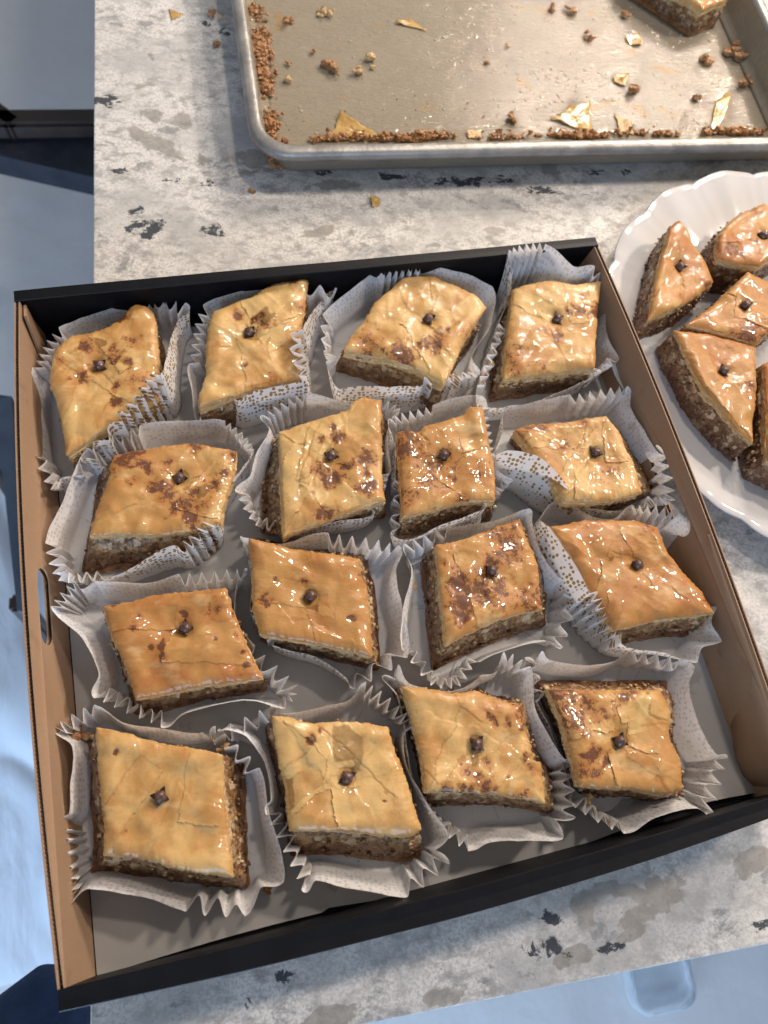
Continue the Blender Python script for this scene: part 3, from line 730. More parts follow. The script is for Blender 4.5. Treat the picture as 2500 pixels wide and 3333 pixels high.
#DATA
CUPS = [
 ([(190,1066,0,5),(448,977,3,5),(604,986,0,2),(611,1018,0,-3),(575,1045,0,-4),(543,1179,0,-5,.044),(526,1222,4,-9,.0515),(400,1372,2,-7,.0475),(270,1545,1,2),(165,1597,2,6),(107,1480,0,5),(100,1331,0,5),(102,1195,4,5)],
  'dotted paper cup in the back left corner of the box, wavy against the brown board'),
 ([(660,994,0,5),(898,920,2,6,.040),(1094,936,0,1,.038),(1060,955,0,-5),(985,1070,3,-8,.047),(998,1228,0,-7,.046),(985,1243,0,-7,.044),(832,1268,0,-7,.044),(775,1305,1,-6,.038),(723,1325,1,-3),(640,1370,0,0),(625,1255,0,4),(615,1185,4,5)],
  'second dotted paper cup of the back row, its front wall upright below the pastry'),
 ([(1231,878,4,6,.043),(1374,862,0,6,.044),(1607,928,0,5),(1600,1050,0,2),(1535,1163,0,0),(1556,1221,4,-2),(1375,1254,0,-5,.040),(1148,1262,0,-4,.036),(1097,1268,0,-1),(1060,1180,3,5),(1050,1022,0,6)],
  'third dotted paper cup of the back row with five thin spikes at its back'),
 ([(1655,812,4,3,.056),(1777,790,0,7,.056),(1866,867,0,7,.046),(1936,865,3,5,.047),(2003,960,0,1,.036),(1970,1010,0,3),(1975,1100,0,3),(2014,1172,2,3),(1930,1225,0,0),(1761,1300,0,-1),(1576,1326,0,2),(1552,1256,4,2),(1625,1050,0,-3),(1668,920,0,-3)],
  'dotted paper cup in the back right corner, its pleats reaching up over the black wall'),
 ([(281,1458,4,4),(457,1386,0,4),(642,1368,0,5),(733,1366,4,4),(830,1463,0,-1),(733,1594,0,-2),(715,1680,0,-1),(694,1707,3,-6,.042),(605,1795,0,-4,.040),(561,1779,0,-4,.040),(416,1852,0,-2),(335,1885,3,1),(190,1893,3,5),(145,1766,0,5),(199,1644,0,5)],
  'leftmost dotted paper cup of the second row, its left wall bright and folded flat'),
 ([(853,1350,4,3),(990,1278,0,4),(1155,1315,0,3),(1241,1297,2,4),(1305,1330,0,0),(1265,1375,0,-2),(1258,1456,0,-2),(1268,1539,4,-2),(1221,1669,0,-2),(1100,1690,0,-2),(956,1727,2,0),(832,1712,3,4),(768,1600,0,5),(819,1549,0,5),(835,1470,0,5),(880,1395,0,3)],
  'second paper cup of the second row with chopped walnut spilling at its left'),
 ([(1266,1360,4,3),(1410,1318,0,3),(1520,1283,0,4),(1575,1290,0,3),(1588,1340,4,2),(1611,1480,0,3),(1620,1535,0,2),(1674,1562,1,2),(1640,1595,3,-2),(1585,1645,0,-5,.040),(1565,1660,0,-6,.040),(1432,1704,0,-5,.038),(1329,1757,0,0),(1270,1734,2,2),(1290,1560,0,-2),(1285,1440,0,-2)],
  'third paper cup of the second row, tight round the cinnamon dusted piece'),
 ([(1645,1322,0,3),(1719,1319,0,5),(1854,1283,4,6),(2042,1256,0,6),(2050,1330,0,6),(2141,1469,0,5),(2176,1484,3,4),(2200,1630,2,4),(2100,1650,0,0),(1990,1660,0,-2),(1870,1640,0,-3),(1845,1580,0,-9,.046),(1803,1528,0,-11,.049),(1740,1482,0,-11,.049),(1655,1460,0,-8,.044),(1615,1475,0,-3),(1635,1400,0,0)],
  'rightmost paper cup of the second row, smooth dotted panel bulging at its front left'),
 ([(161,1973,3,8),(235,1888,1,5),(310,1890,0,4),(476,1894,0,5),(581,1868,4,5),(800,1850,0,2),(765,1900,0,0),(770,2010,0,0),(830,2099,3,4),(969,2230,2,7),(930,2303,0,6),(785,2280,0,2),(602,2319,0,2),(525,2366,4,1),(305,2272,0,5),(320,2190,0,6),(271,2078,0,7),(200,2025,0,8)],
  'leftmost paper cup of the third row, beside the slot in the brown wall'),
 ([(786,1745,0,2),(917,1769,0,3),(1066,1734,4,5),(1300,1775,0,4),(1285,1860,0,5),(1313,1999,0,6),(1328,2141,2,7),(1152,2245,0,6),(1120,2208,0,1),(1029,2141,0,-1),(885,2100,4,-2),(815,1985,0,-3),(822,1894,0,-3),(805,1790,0,-2)],
  'second paper cup of the third row, opening wide at its lower right'),
 ([(1315,1770,3,3),(1457,1713,0,3),(1609,1696,0,2),(1723,1656,0,3),(1731,1704,0,3),(1756,1797,0,5),(1815,1882,0,6),(1885,1915,3,6),(1834,2112,0,5),(1782,2086,0,3),(1655,2109,0,2),(1558,2152,2,2),(1500,2235,2,4),(1402,2232,2,5),(1312,2115,0,5),(1315,1991,0,6),(1334,1848,0,5)],
  'third paper cup of the third row with a yellow crumb on its left wall'),
 ([(1790,1640,0,3),(1830,1625,0,4),(1911,1675,0,4),(1995,1684,0,5),(2060,1640,4,5),(2215,1670,0,6),(2312,1862,0,7),(2345,1960,1,8),(2350,2089,1,8),(2270,2158,0,7),(2160,2125,0,3),(2023,2095,4,-6,.036),(1915,1930,0,-9,.044),(1898,1891,0,-10,.046),(1840,1790,0,-10,.047),(1790,1712,0,-6,.042),(1760,1690,0,-1)],
  'rightmost paper cup of the third row, gold dots dense on its slanting left wall'),
 ([(170,2369,3,6),(308,2290,0,4),(400,2345,0,4),(525,2374,0,5),(654,2383,1,4),(700,2362,3,4),(850,2500,0,4),(880,2640,0,6),(926,2868,1,9),(800,2982,2,8),(600,2970,0,7),(427,2907,0,6),(285,2890,0,7),(215,2938,4,8),(168,2690,0,7),(230,2650,0,5),(234,2547,0,5),(230,2430,0,5)],
  'leftmost paper cup of the front row, casting a scalloped shadow on the liner'),
 ([(714,2374,3,6),(883,2295,0,4),(931,2318,0,4),(1124,2282,0,5),(1190,2215,4,5),(1346,2340,0,2),(1315,2393,0,1),(1330,2499,0,0),(1390,2620,0,2),(1462,2720,1,7),(1464,2812,2,9),(1327,2918,0,8),(1134,2890,0,7),(1028,2861,0,7),(984,2894,4,6),(866,2648,0,3),(885,2600,0,3),(859,2480,0,4),(796,2402,0,5),(740,2378,0,5)],
  'second paper cup of the front row with broad pleats at its lower right'),
 ([(1245,2199,1,4),(1300,2160,0,4),(1336,2222,0,3),(1471,2244,0,3),(1560,2200,1,4),(1640,2120,2,5),(1728,2170,0,4),(1742,2299,0,5),(1783,2380,0,6),(1833,2471,0,6),(1862,2490,3,6),(1874,2661,1,8),(1833,2728,0,8),(1743,2742,0,7),(1607,2746,0,7),(1525,2774,2,6),(1430,2700,3,4),(1365,2600,0,2),(1336,2529,0,2),(1325,2371,0,2),(1300,2260,0,2)],
  'third paper cup of the front row, flat wall lit in front of the pastry'),
 ([(1707,2139,1,5),(1765,2118,0,5),(1790,2145,0,4),(1906,2161,0,4),(1996,2148,0,4),(2060,2110,3,4),(2218,2143,0,3),(2263,2170,0,4),(2245,2229,0,5),(2268,2333,0,6),(2326,2455,0,7),(2370,2465,3,9),(2322,2645,0,8),(2268,2630,0,7),(2132,2663,0,7),(2033,2717,3,6),(1870,2630,0,3),(1860,2560,0,3),(1800,2380,0,3),(1745,2290,2,2)],
  'rightmost paper cup of the front row, next to bare liner and the brown flap'),
]
PIECES = [
 ([(178,1140),(478,992),(512,1285),(216,1477)], [[(239,1089),(332,1064),(392,1026),(438,986)],[(500,1030),(512,1180)],[(398,1366),(305,1412)],[(190,1325),(160,1235)]], (320,1190),
  [(395,1030,15),(282,1132,18),(365,1140,12),(380,1165,14),(418,1182,14),(265,1220,18),(450,1230,36,.5),(380,1255,12),(385,1310,14),(430,1110,22,.5),(195,1180,12)], .38, 4, [(180,1170,260,1220),(330,1215,380,1262),(380,1270,330,1345)],
  'crumpled golden baklava with a deep crease below its clove, in the back left corner'),
 ([(696,1009),(991,905),(975,1231),(650,1324)], [[(782,976),(825,963),(865,936),(931,913)],[(1001,925),(983,1046),(978,1145)],[(832,1258),(749,1291)],[(646,1294),(670,1212),(673,1112),(686,1039)]], (815,1087),
  [(945,920,12),(775,1028,14),(850,1035,12),(830,1045,10),(865,1060,15),(795,1190,7),(965,1150,9),(975,1000,14,.6),(885,1225,12,.5)], .30, 2, [(920,1065,980,1035),(715,1135,760,1125)],
  'smooth pale yellow baklava with glossy front edge, second in the back row'),
 ([(1314,896),(1585,994),(1444,1254),(1122,1131)], [[(1397,892),(1498,925),(1556,961)],[(1520,1091),(1477,1182)],[(1350,1196),(1252,1160),(1177,1142)],[(1144,1088),(1195,1030),(1224,979),(1281,928)]], (1394,1035),
  [(1310,1155,24),(1420,1125,24),(1380,1130,16),(1455,1075,8),(1200,1120,34,.55),(1520,1080,36,.4),(1240,1090,36,.3)], .16, 3, [(1395,900,1410,980)],
  'pale glossy baklava with browned front edge, set corner forward in the back row'),
 ([(1671,931),(1957,913),(1936,1196),(1643,1229)], [[(1707,922),(1791,907),(1851,923),(1912,919)],[(1948,991),(1939,1112)],[(1851,1202),(1746,1214)],[(1652,1112),(1665,1006)]], (1812,1036),
  [(1880,1018,18),(1850,1020,10),(1930,1020,13),(1893,970,8),(1810,1095,14),(1760,1075,10),(1690,1170,42,.5),(1760,1180,16,.6),(1680,1210,28,.6)], .26, 2, [],
  'nearly square pale baklava with a dark streak right of its clove, back right corner'),
 ([(371,1486),(769,1463),(719,1700),(290,1745)], [[(453,1465),(525,1452),(620,1440),(670,1445)],[(751,1553),(724,1639)],[(642,1722),(507,1738),(394,1738)],[(317,1657),(353,1567)]], (586,1551),
  [(400,1500,30,.9),(440,1480,20),(480,1530,14),(545,1510,20,.5),(520,1585,20),(545,1612,22),(600,1640,30),(615,1680,24),(630,1605,13),(695,1580,16),(730,1535,14),(660,1640,20,.6),(640,1450,20,.7),(765,1480,20,.7),(430,1570,14,.6)], .48, 3, [(370,1680,455,1635),(455,1635,490,1610)],
  'baklava spotted with cinnamon, thin layers showing on its front, leftmost in second row'),
 ([(908,1405),(1238,1305),(1253,1628),(922,1743)], [[(990,1374),(1069,1353),(1128,1336),(1155,1305),(1190,1296)],[(1241,1456),(1245,1559)],[(1162,1655),(1059,1693),(973,1721)],[(915,1628),(912,1508)]], (1078,1487),
  [(1085,1393,8),(1040,1437,13),(1098,1428,16),(1050,1535,20),(1080,1560,25),(1125,1520,16),(1190,1500,16),(1190,1590,20),(1060,1675,18),(1190,1550,8),(1215,1575,8)], .36, 6, [(1040,1380,968,1570),(1010,1375,960,1570),(960,1570,1010,1575),(1155,1600,1110,1570)],
  'baklava with long folded phyllo ridges and dark brown blotches round its clove'),
 ([(1296,1403),(1565,1328),(1611,1631),(1313,1678)], [[(1333,1396),(1359,1406),(1386,1383),(1439,1368),(1498,1353),(1532,1326)],[(1578,1379),(1595,1446),(1611,1545)],[(1498,1633),(1399,1661)],[(1306,1562),(1296,1462)]], (1445,1484),
  [(1320,1460,38,.85),(1330,1415,24,.8),(1400,1510,34,.75),(1370,1480,34,.7),(1475,1555,12),(1560,1540,34,.55),(1400,1560,38,.55),(1480,1520,42,.5),(1500,1620,18,.7),(1330,1610,22,.6),(1440,1590,34,.45)], .5, 2, [(1355,1400,1400,1440)],
  'baklava heavily dusted with cinnamon on its left half, third in second row'),
 ([(1677,1397),(1972,1355),(2094,1600),(1838,1632)], [[(1740,1380),(1845,1372),(1909,1363)],[(2014,1401),(2035,1456),(2069,1524)],[(2014,1621),(1930,1634)],[(1790,1560),(1735,1478)]], (1940,1473),
  [(1720,1400,32,.6),(1840,1435,28,.55),(1760,1390,18,.6),(1830,1460,12,.7),(1985,1530,26,.5),(1900,1380,16,.5)], .36, 5, [(1900,1400,1900,1440),(2050,1500,2085,1590)],
  'flat pale baklava with rough browned left corner, rightmost in the second row'),
 ([(329,1968),(733,1913),(854,2204),(439,2272)], [[(424,1957),(492,1934),(602,1923)],[(759,1989),(806,2104)],[(654,2233),(497,2264)],[(403,2157),(355,2052)]], (599,2046),
  [(597,1995,9),(450,2010,9),(432,2045,8,.7),(705,1975,20,.7),(520,2105,13),(495,2108,9),(530,2143,9),(800,2165,12),(770,2070,9,.7),(700,2080,5),(790,2120,7),(365,1970,6),(760,2000,12,.6)], .82, 1, [],
  'smooth deep amber baklava with small brown dots, leftmost in the third row'),
 ([(810,1754),(1171,1819),(1210,2137),(846,2060)], [[(917,1778),(992,1793),(1089,1805)],[(1175,1868),(1195,1913),(1208,2044)],[(1066,2100),(917,2077)],[(823,1969),(820,1857)]], (1012,1945),
  [(855,1945,12),(868,1960,10),(990,1893,9),(897,1887,7),(1143,2013,9),(1060,2050,7,.6),(1165,1890,36,.3),(1010,1830,36,.25)], .68, 1, [],
  'orange gold baklava with a square clove head, second in the third row'),
 ([(1423,1768),(1697,1683),(1773,1979),(1455,2099)], [[(1486,1759),(1562,1734),(1630,1704)],[(1714,1738),(1748,1806),(1765,1936)],[(1672,2000),(1545,2050)],[(1440,1958),(1427,1831)]], (1600,1858),
  [(1620,1730,34,.7),(1660,1770,38,.7),(1640,1800,28,.7),(1510,1900,42,.95),(1560,1920,38,.95),(1500,1960,28,.95),(1505,2010,20,.9),(1620,1910,28,.8),(1720,1940,38,.6),(1620,1960,25,.6),(1600,1830,20,.8),(1660,1690,25,.6),(1580,1875,25,.8)], .48, 1, [],
  'tall baklava with a dark cinnamon band running diagonally under its clove'),
 ([(1795,1712),(2143,1714),(2324,1997),(2004,2051)], [[(1911,1693),(1995,1691),(2080,1693)],[(2173,1781),(2227,1853),(2291,1929)],[(2164,2012),(2059,2035)],[(1953,1959),(1869,1819)]], (2073,1836),
  [(1900,1750,26,.3),(1940,1730,26,.3),(2110,1700,20,.65),(2165,1895,12,.55),(2075,1910,10,.45),(2300,1960,15,.65),(2120,1730,8,.6)], .85, 3, [(1990,1800,2060,1810),(2180,1915,2240,1960)],
  'long amber baklava with shallow wrinkles, rightmost in the third row'),
 ([(308,2366),(723,2458),(758,2853),(335,2784)], [[(407,2388),(525,2423),(624,2438)],[(728,2596),(743,2720)],[(624,2838),(476,2799)],[(333,2645),(318,2497)]], (520,2593),
  [(382,2445,6),(405,2710,7,.5)], .30, 1, [],
  'plain light golden baklava almost without spots, leftmost in the front row'),
 ([(886,2330),(1264,2369),(1372,2700),(943,2705)], [[(941,2335),(999,2354),(1134,2349),(1221,2359)],[(1293,2465),(1341,2595)],[(1322,2727),(1182,2713),(1038,2704)],[(927,2562),(902,2441)]], (1127,2528),
  [(1040,2380,7),(1005,2408,9),(1015,2395,8),(1010,2420,5),(1250,2608,4),(1255,2580,5,.5)], .22, 6, [(1030,2360,1120,2430),(1120,2430,1290,2600)],
  'large pale baklava with loose sheets on its right, second in the front row'),
 ([(1311,2233),(1702,2294),(1779,2615),(1385,2579)], [[(1403,2245),(1494,2256),(1557,2247),(1593,2267)],[(1715,2353),(1742,2475),(1765,2490)],[(1607,2584),(1471,2579)],[(1372,2462),(1340,2326)]], (1550,2423),
  [(1595,2335,13),(1655,2345,12,.8),(1620,2310,16,.5),(1523,2510,18),(1555,2520,9),(1585,2480,13,.7),(1580,2560,20),(1500,2565,13),(1450,2570,15),(1530,2570,11),(1712,2465,10),(1730,2500,13,.6),(1650,2530,5),(1690,2320,34,.55),(1710,2580,16,.5),(1500,2490,5)], .38, 3, [(1475,2252,1495,2300),(1495,2300,1575,2352),(1375,2500,1430,2555)],
  'baklava with a thin crack from its back edge and brown flecks along its front'),
 ([(1788,2243),(2155,2245),(2227,2568),(1888,2559)], [[(1906,2245),(2042,2247)],[(2191,2315),(2186,2396),(2218,2478)],[(2155,2588),(2042,2570),(1960,2566)],[(1870,2487),(1838,2374)]], (2017,2412),
  [(1850,2290,38,.9),(1870,2340,34,.9),(1900,2290,34,.8),(1950,2320,25,.7),(1820,2265,25,.8),(2030,2270,20,.85),(1920,2460,20,.95),(1972,2478,13,1),(1930,2520,12,.9),(1900,2500,17,.6),(2150,2540,12,.5)], .45, 8, [(2110,2270,2105,2330),(2105,2330,2180,2350),(2040,2430,2090,2455)],
  'flaky baklava with reddish brown left corner and torn squares, rightmost in front row'),
]
for k, (ctrl, lab) in enumerate(CUPS): make_cup(ctrl, 100+k*17, lab)
ND = (921, 2550)
def par(p, f=.927): return (ND[0]+(p[0]-ND[0])*f, ND[1]+(p[1]-ND[1])*f)
BASES = {4: [(330,1540),(745,1500),(700,1790),(278,1868)], 5: [(885,1440),(1262,1385),(1245,1685),(850,1735)], 6: [(1312,1480),(1560,1440),(1592,1690),(1296,1752)],
 7: [(1660,1440),(1985,1400),(2128,1600),(1868,1690)], 8: [(355,2000),(745,1960),(862,2243),(443,2322)], 9: [(835,1765),(1190,1810),(1228,2180),(868,2092)],
 10: [(1376,1830),(1735,1760),(1770,2038),(1408,2182)], 11: [(1800,1760),(2110,1740),(2290,2062),(1985,2100)], 12: [(290,2400),(792,2488),(812,2882),(316,2838)],
 13: [(866,2368),(1262,2383),(1366,2772),(952,2778)], 14: [(1282,2250),(1718,2288),(1803,2642),(1392,2620)], 15: [(1740,2222),(2160,2222),(2206,2588),(1882,2578)],
 3: [None, None, (1890,1265),(1594,1305)], 2: [None, None, None, (1094,1205)]}
for k, (c, e, cl_, sp, tone, fl, cr, lab) in enumerate(PIECES):
    bs = BASES.get(k, [None]*4); bs = [b_ or par(c_) for b_, c_ in zip(bs, c)]
    make_baklava(c, e, cl_, sp, tone, 300+k*13, lab, group='baklava pieces in paper cups', flakes=max(1, fl//2), cracks=cr, base=bs, sheets=2+fl//2)

# ------------------------------------------------------------------ baking tray
PZ = .033
pA, pB = at(754, 0, PZ)[:2], at(800, 362, PZ)[:2]; pC, pD = at(1025, 508, PZ)[:2], at(2500, 478, PZ)[:2]
pe = (pD-pC)/np.linalg.norm(pD-pC); pv = np.array([-pe[1], pe[0]])
pu0 = float(np.dot((pA+pB)/2, pe)); pv0 = float(np.dot(pC, pv))
PWD, PHT = .455, .330
rp = float(np.dot(at(2500, 370, .003)[:2], pe)); PWD = rp-pu0+.018
def rrect(u0, v0, u1, v1, rad, n=10):
    P = []
    for cx_, cy_, a0 in ((u1-rad, v0+rad, -90), (u1-rad, v1-rad, 0), (u0+rad, v1-rad, 90), (u0+rad, v0+rad, 180)):
        for k in range(n+1):
            a = math.radians(a0+90*k/n); P.append((cx_+rad*math.cos(a), cy_+rad*math.sin(a)))
    Q = []                                            # extra points on the straights
    for i in range(len(P)):
        a, b = P[i], P[(i+1) % len(P)]; m = max(1, int(math.hypot(b[0]-a[0], b[1]-a[1])/.02))
        for k in range(m): Q.append((a[0]+(b[0]-a[0])*k/m, a[1]+(b[1]-a[1])*k/m))
    return Q
tray = empty('baking_tray', tuple(pe*(pu0+PWD/2)+pv*(pv0+PHT/2))+(0,))
def ringat(off, z):
    # off: distance inside the outer rim edge
    R0 = .032
    L = []
    for a, b in rrect(pu0+off, pv0+off, pu0+PWD-off, pv0+PHT-off, max(R0-off*.6, .012)):
        p = pe*a+pv*b; L.append((p[0], p[1], z))
    return np.array(L)
def rr_fixed(profile):
    rings = []; 
    for off, z in profile: rings.append(ringat(off, z))
    m = min(len(r_) for r_ in rings)
    out = []
    for r_ in rings:
        c = np.r_[r_, r_[:1]]; out.append(resample(c, 321)[:-1])
    return out
body = rr_fixed([(.0112, .0320), (.0125, .027), (.0150, .007), (.0165, .0030), (.019, .0019), (.024, .0015)])
V, Fc = loft(body); Fc = [f[::-1] for f in Fc]; n0 = len(body[0])
cen = V[:n0].mean(0); V = np.r_[V, [[cen[0], cen[1], .0015]]]
V = V[:-1]; Fc.append(tuple(range((len(body)-1)*n0, len(body)*n0)))
for f_ in list(Fc[:-1]): pass
under = V.copy(); under[:, 2] -= .0009; k0 = len(V); Fc += [tuple(i+k0 for i in f)[::-1] for f in Fc]; V = np.r_[V, under]
o = mesh_obj('tray_body', V, Fc, MPAN); o.data.polygons[(len(Fc)//2)-1].use_smooth = False; adopt(tray, o)
rim = rr_fixed([(.0115, .0315), (.0108, .0335), (.0085, .0350), (.0035, .0350), (.0006, .0330), (.0000, .0300), (.0008, .0268), (.0040, .0255), (.0090, .0260)])
V, Fc = loft(rim); o = mesh_obj('rolled_rim', V, Fc, MRIM); adopt(tray, o)
tag(tray, 'worn aluminium baking tray, almost empty and strewn with crumbs', 'baking tray')
# ridge of burnt crumbs stuck along the near and left edge of the tray
rs = np.random.RandomState(5); V = []; Fc = []
def blob(V, Fc, c, s, rs):
    I = ICO1*s*(1+.28*rs.randn(len(ICO1), 1))*np.array([1, rs.uniform(.6, 1), rs.uniform(.5, .95)])
    st = len(V); V.extend(I+c); Fc.extend([tuple(v+st for v in f) for f in ICO1F])
for k in range(3600):
    if rs.rand() < .5:
        t = rs.rand(); u = pu0+.0165+abs(rs.randn())*.0065; v = pv0+.02+t*.19
        dens = .45+.55*math.sin(v*95)*math.sin(v*41+1)
    else:
        t = rs.rand()**1.3; u = pu0+.02+t*(PWD-.05); v = pv0+.0480+abs(rs.randn())*.0028+.0012*math.sin(u*70); dens = .45+.6*math.sin(u*60+.6)*math.sin(u*23+.4)
    if rs.rand() > dens: continue
    s = rs.uniform(.0007, .0026)*(1.4 if dens > .75 else 1); p = pe*u+pv*v; blob(V, Fc, np.array([p[0], p[1], .0025+abs(rs.randn())*.0018]), s, rs)
tag(mesh_obj('crumbs', V, Fc, MCRUMB, smooth=False), 'ridge of toasted brown crumbs stuck along the tray edges', 'crumbs', kind='stuff')

V = []; Fc = []
for k in range(300):
    u = pu0+.02+rs.rand()*(PWD-.04); v = pv0+.05+rs.rand()**1.5*.25; p = pe*u+pv*v
    if float(vn(u*38, v*38, 0, 4)) < .12+.5*rs.rand()-.1: continue
    blob(V, Fc, np.array([p[0], p[1], .0019]), rs.uniform(.00025, .0008)*(1 if rs.rand() > .08 else 1.7), rs)
tag(mesh_obj('crumb_dust', V, Fc, MCRUMB, smooth=False), 'fine brown crumb dust scattered over the tray bottom', 'crumbs', kind='stuff')
V = []; Fc = []  # syrup beads added so that the tray bottom catches small glints
for k in range(420):
    u = pu0+.16+rs.rand()**.8*(PWD-.20) if k % 5 else pu0+.03+rs.rand()*(PWD-.06); v = pv0+.05+rs.rand()*.17; p = pe*u+pv*v
    if float(vn(u*30, v*30, 0, 8)) < -.1: continue
    rr = rs.uniform(.0008, .0019); st = len(V)
    for (f_, h_) in ((1, 0), (.8, .5), (.45, .85)):
        for q in range(10): a = q/10*2*math.pi; V.append(np.array([p[0]+rr*f_*math.cos(a), p[1]+rr*f_*math.sin(a), .0017+h_*rr*.34]))
    V.append(np.array([p[0], p[1], .0017+rr*.34]))
    for b_ in range(2):
        for q in range(10): Fc.append((st+b_*10+q, st+b_*10+(q+1) % 10, st+b_*10+10+(q+1) % 10, st+b_*10+10+q))
    for q in range(10): Fc.append((st+20+q, st+20+(q+1) % 10, st+30))
tag(mesh_obj('glint_droplets', V, Fc, MSYRUP), 'tiny glossy syrup droplets added on the tray bottom for sparkle', 'syrup', kind='stuff')

def crumb(px, py, z, s, m, seed, label, group=None, cat='crumb'):
    rs = np.random.RandomState(seed); V = []; Fc = []
    for k in range(7): blob(V, Fc, rs.randn(3)*np.array([.5, .5, .25])*s, s*rs.uniform(.4, .8), rs)
    p = at(px, py, z); o = mesh_obj('crumb', V, Fc, m, smooth=False); o.location = (p[0], p[1], z+s*.5)
    return tag(o, label, cat, group)
tc = [(690,50,1.1,0),(720,60,.8,1),(862,95,1.0,0),(870,130,.8,1),(1050,45,1.6,1),(1075,50,1.3,1),(940,70,1.2,0),(1075,220,1.9,0),(1085,235,1.4,0),(1200,195,1.9,1),(1165,238,1.5,1),(940,210,.8,0),(940,265,1.3,1),(1795,30,1.3,0),(1860,35,1.4,0),(1915,120,1.5,0),(2060,300,1.9,0),(2300,200,1.8,0),(2265,320,1.2,0),(1665,385,1.5,0),(1580,205,.9,0),(1020,170,.9,0),(2380,175,2.6,0),(2400,190,2.2,0),(2420,270,2.2,0),(2290,195,1.4,0),(1650,150,.7,0),(2030,50,1.2,0)]
TRAYLAB = {1: 'small pale crumb right of the pink one at the far left of the tray', 2: 'brown crumb just inside the far left crust of the tray', 3: 'tiny tan crumb below the one inside the far left crust',
 6: 'single reddish crumb left of the pale and dark pair at the back left', 11: 'small brown crumb against the left crust, halfway down the tray', 13: 'brown crumb at the back of the tray, left of two at centre back',
 14: 'brown crumb at the back of the tray, right of two at centre back', 17: 'round crumb left of the cluster by the right wall of the tray', 20: 'tiny crumb in the empty middle of the tray, right of centre',
 21: 'tiny dark crumb between the pale pair and the back left flake', 23: 'crumb touching the lower side of the cluster by the right tray wall', 24: 'crumb on the right tray wall foot below the cluster',
 25: 'brown crumb immediately left of the round one near the right tray wall', 27: 'small crumb left of the baklava remaining in the tray',4: 'larger pale nut crumb of the pair far back left on the tray', 5: 'darker crumb touching the pale one far back left on the tray',
 7: 'upper half of the brown crumb pair left of the tray centre', 8: 'lower half of the brown crumb pair left of the tray centre', 9: 'pale crumb, upper of two right of the brown pair on the tray',
 10: 'pale crumb, lower of two right of the brown pair on the tray', 16: 'round brown crumb in the sparkling right half of the tray', 22: 'brown crumb cluster nearest the right wall of the tray',
 19: 'lone brown crumb close to the middle of the tray front', 12: 'pale yellow crumb beside the crusted left edge of the tray', 15: 'tan crumb behind the amber flakes on the tray',
 0: 'tiny pink brown crumb at the far left of the tray', 26: 'smallest crumb alone in the middle of the tray', 18: 'brown crumb left of the long curled strip on the tray'}
for k, (x, y, s, pale) in enumerate(tc):
    crumb(x, y, .0025, s*.0029, MCRUMBL if pale else MCRUMB, 900+k, TRAYLAB[k] if k in TRAYLAB else
          'small pale nut crumb lying on the tray bottom' if pale else 'small brown crumb lying on the tray bottom',
          'pale crumbs on the baking tray' if pale else 'brown crumbs on the baking tray')
def flake(pts, z, label, seed, m=None, cat='phyllo flake', lift=.0022, name='phyllo_flake'):
    P = [at(x, y, z) for x, y in pts]; c = np.mean(P, 0); n = 7; V = []; Fc = []
    Q = np.array(P); C = resample(np.r_[Q, Q[:1]], 37)[:-1]
    for f in (0, .5, .8, 1.0):
        for p in C:
            q = c+(p-c)*f*(1 if f < 1 else 1+.22*float(vn(p[0]*260, p[1]*260, 0, seed))+.12*float(vn(p[0]*900, p[1]*900, 0, seed)))
            V.append((q[0], q[1], z+.0006+lift*f*max(0, float(vn(q[0]*110, q[1]*110, 0, seed)))))
    for r_ in range(3):
        for i in range(36): j = (i+1) % 36; Fc.append((r_*36+i, r_*36+j, (r_+1)*36+j, (r_+1)*36+i))
    o = mesh_obj(name, V, Fc, m or MFLAKE); sm = o.modifiers.new('thick', 'SOLIDIFY'); sm.thickness = .0003
    return tag(o, label, cat)
flake([(1795,385),(1925,320),(1925,430),(1860,415)], .002, 'large triangular yellow phyllo flake on the tray', 1)
flake([(1060,440),(1115,370),(1190,420),(1240,445),(1150,462)], .002, 'yellow phyllo scrap near the front left corner of the tray', 2)
flake([(1285,75),(1335,62),(1385,100)], .002, 'thin yellow phyllo flake far back on the tray', 3)
flake([(2035,120),(2075,115),(2095,150),(2050,150)], .002, 'small amber phyllo flake in the sparkling part of the tray', 4)
flake([(2005,380),(2050,400),(2060,440),(2015,435)], .002, 'upright pale phyllo scrap by the front edge of the tray', 5, MCRUMBL)
flake([(2310,430),(2330,330),(2385,300),(2360,380),(2325,440)], .002, 'long curled phyllo strip in the right part of the tray', 6)
flake([(1515,430),(1570,425),(1565,450),(1525,452)], .002, 'small tan scrap at the middle of the tray front', 7, MCRUMBL)
flake([(2000,245),(2045,240),(2035,285),(1995,270)], .002, 'amber phyllo square right of the tray centre', 8)
flake([(552,32),(598,48),(560,68)], 0, 'yellow triangular flake on the counter left of the tray', 9)
flake([(1205,640),(1240,645),(1235,672),(1210,678)], 0, 'orange flake on the counter in front of the tray', 10)
crumb(703, 146, 0, .0032, MCRUMB, 71, 'reddish brown crumb on the counter left of the tray')
crumb(822, 626, 0, .0022, MCRUMB, 72, 'tiny brown crumb on the counter below the tray corner')
crumb(1345, 1912, .012, .0035, MCRUMBL, 74, 'yellow crumb caught on the left wall of a third row cup')
crumb(1912, 2603, .024, .0032, MCRUMBL, 75, 'golden crumb on the front left pleats of the last cup')
crumb(872, 2888, .008, .0024, MCRUMB, 76, 'brown crumb on the floor of the front left cup')
crumb(2258, 2087, .007, .0026, MCRUMB, 77, 'brown crumb in the rightmost cup of the third row')
crumb(735, 2432, .022, .0026, MCRUMBL, 78, 'pale crumb on the inner pleats of the front left cup')
crumb(255, 2392, .014, .0048, MCRUMB, 79, 'brown stained crumb in the back corner of the front left cup')
rs = np.random.RandomState(11); V = []; Fc = []
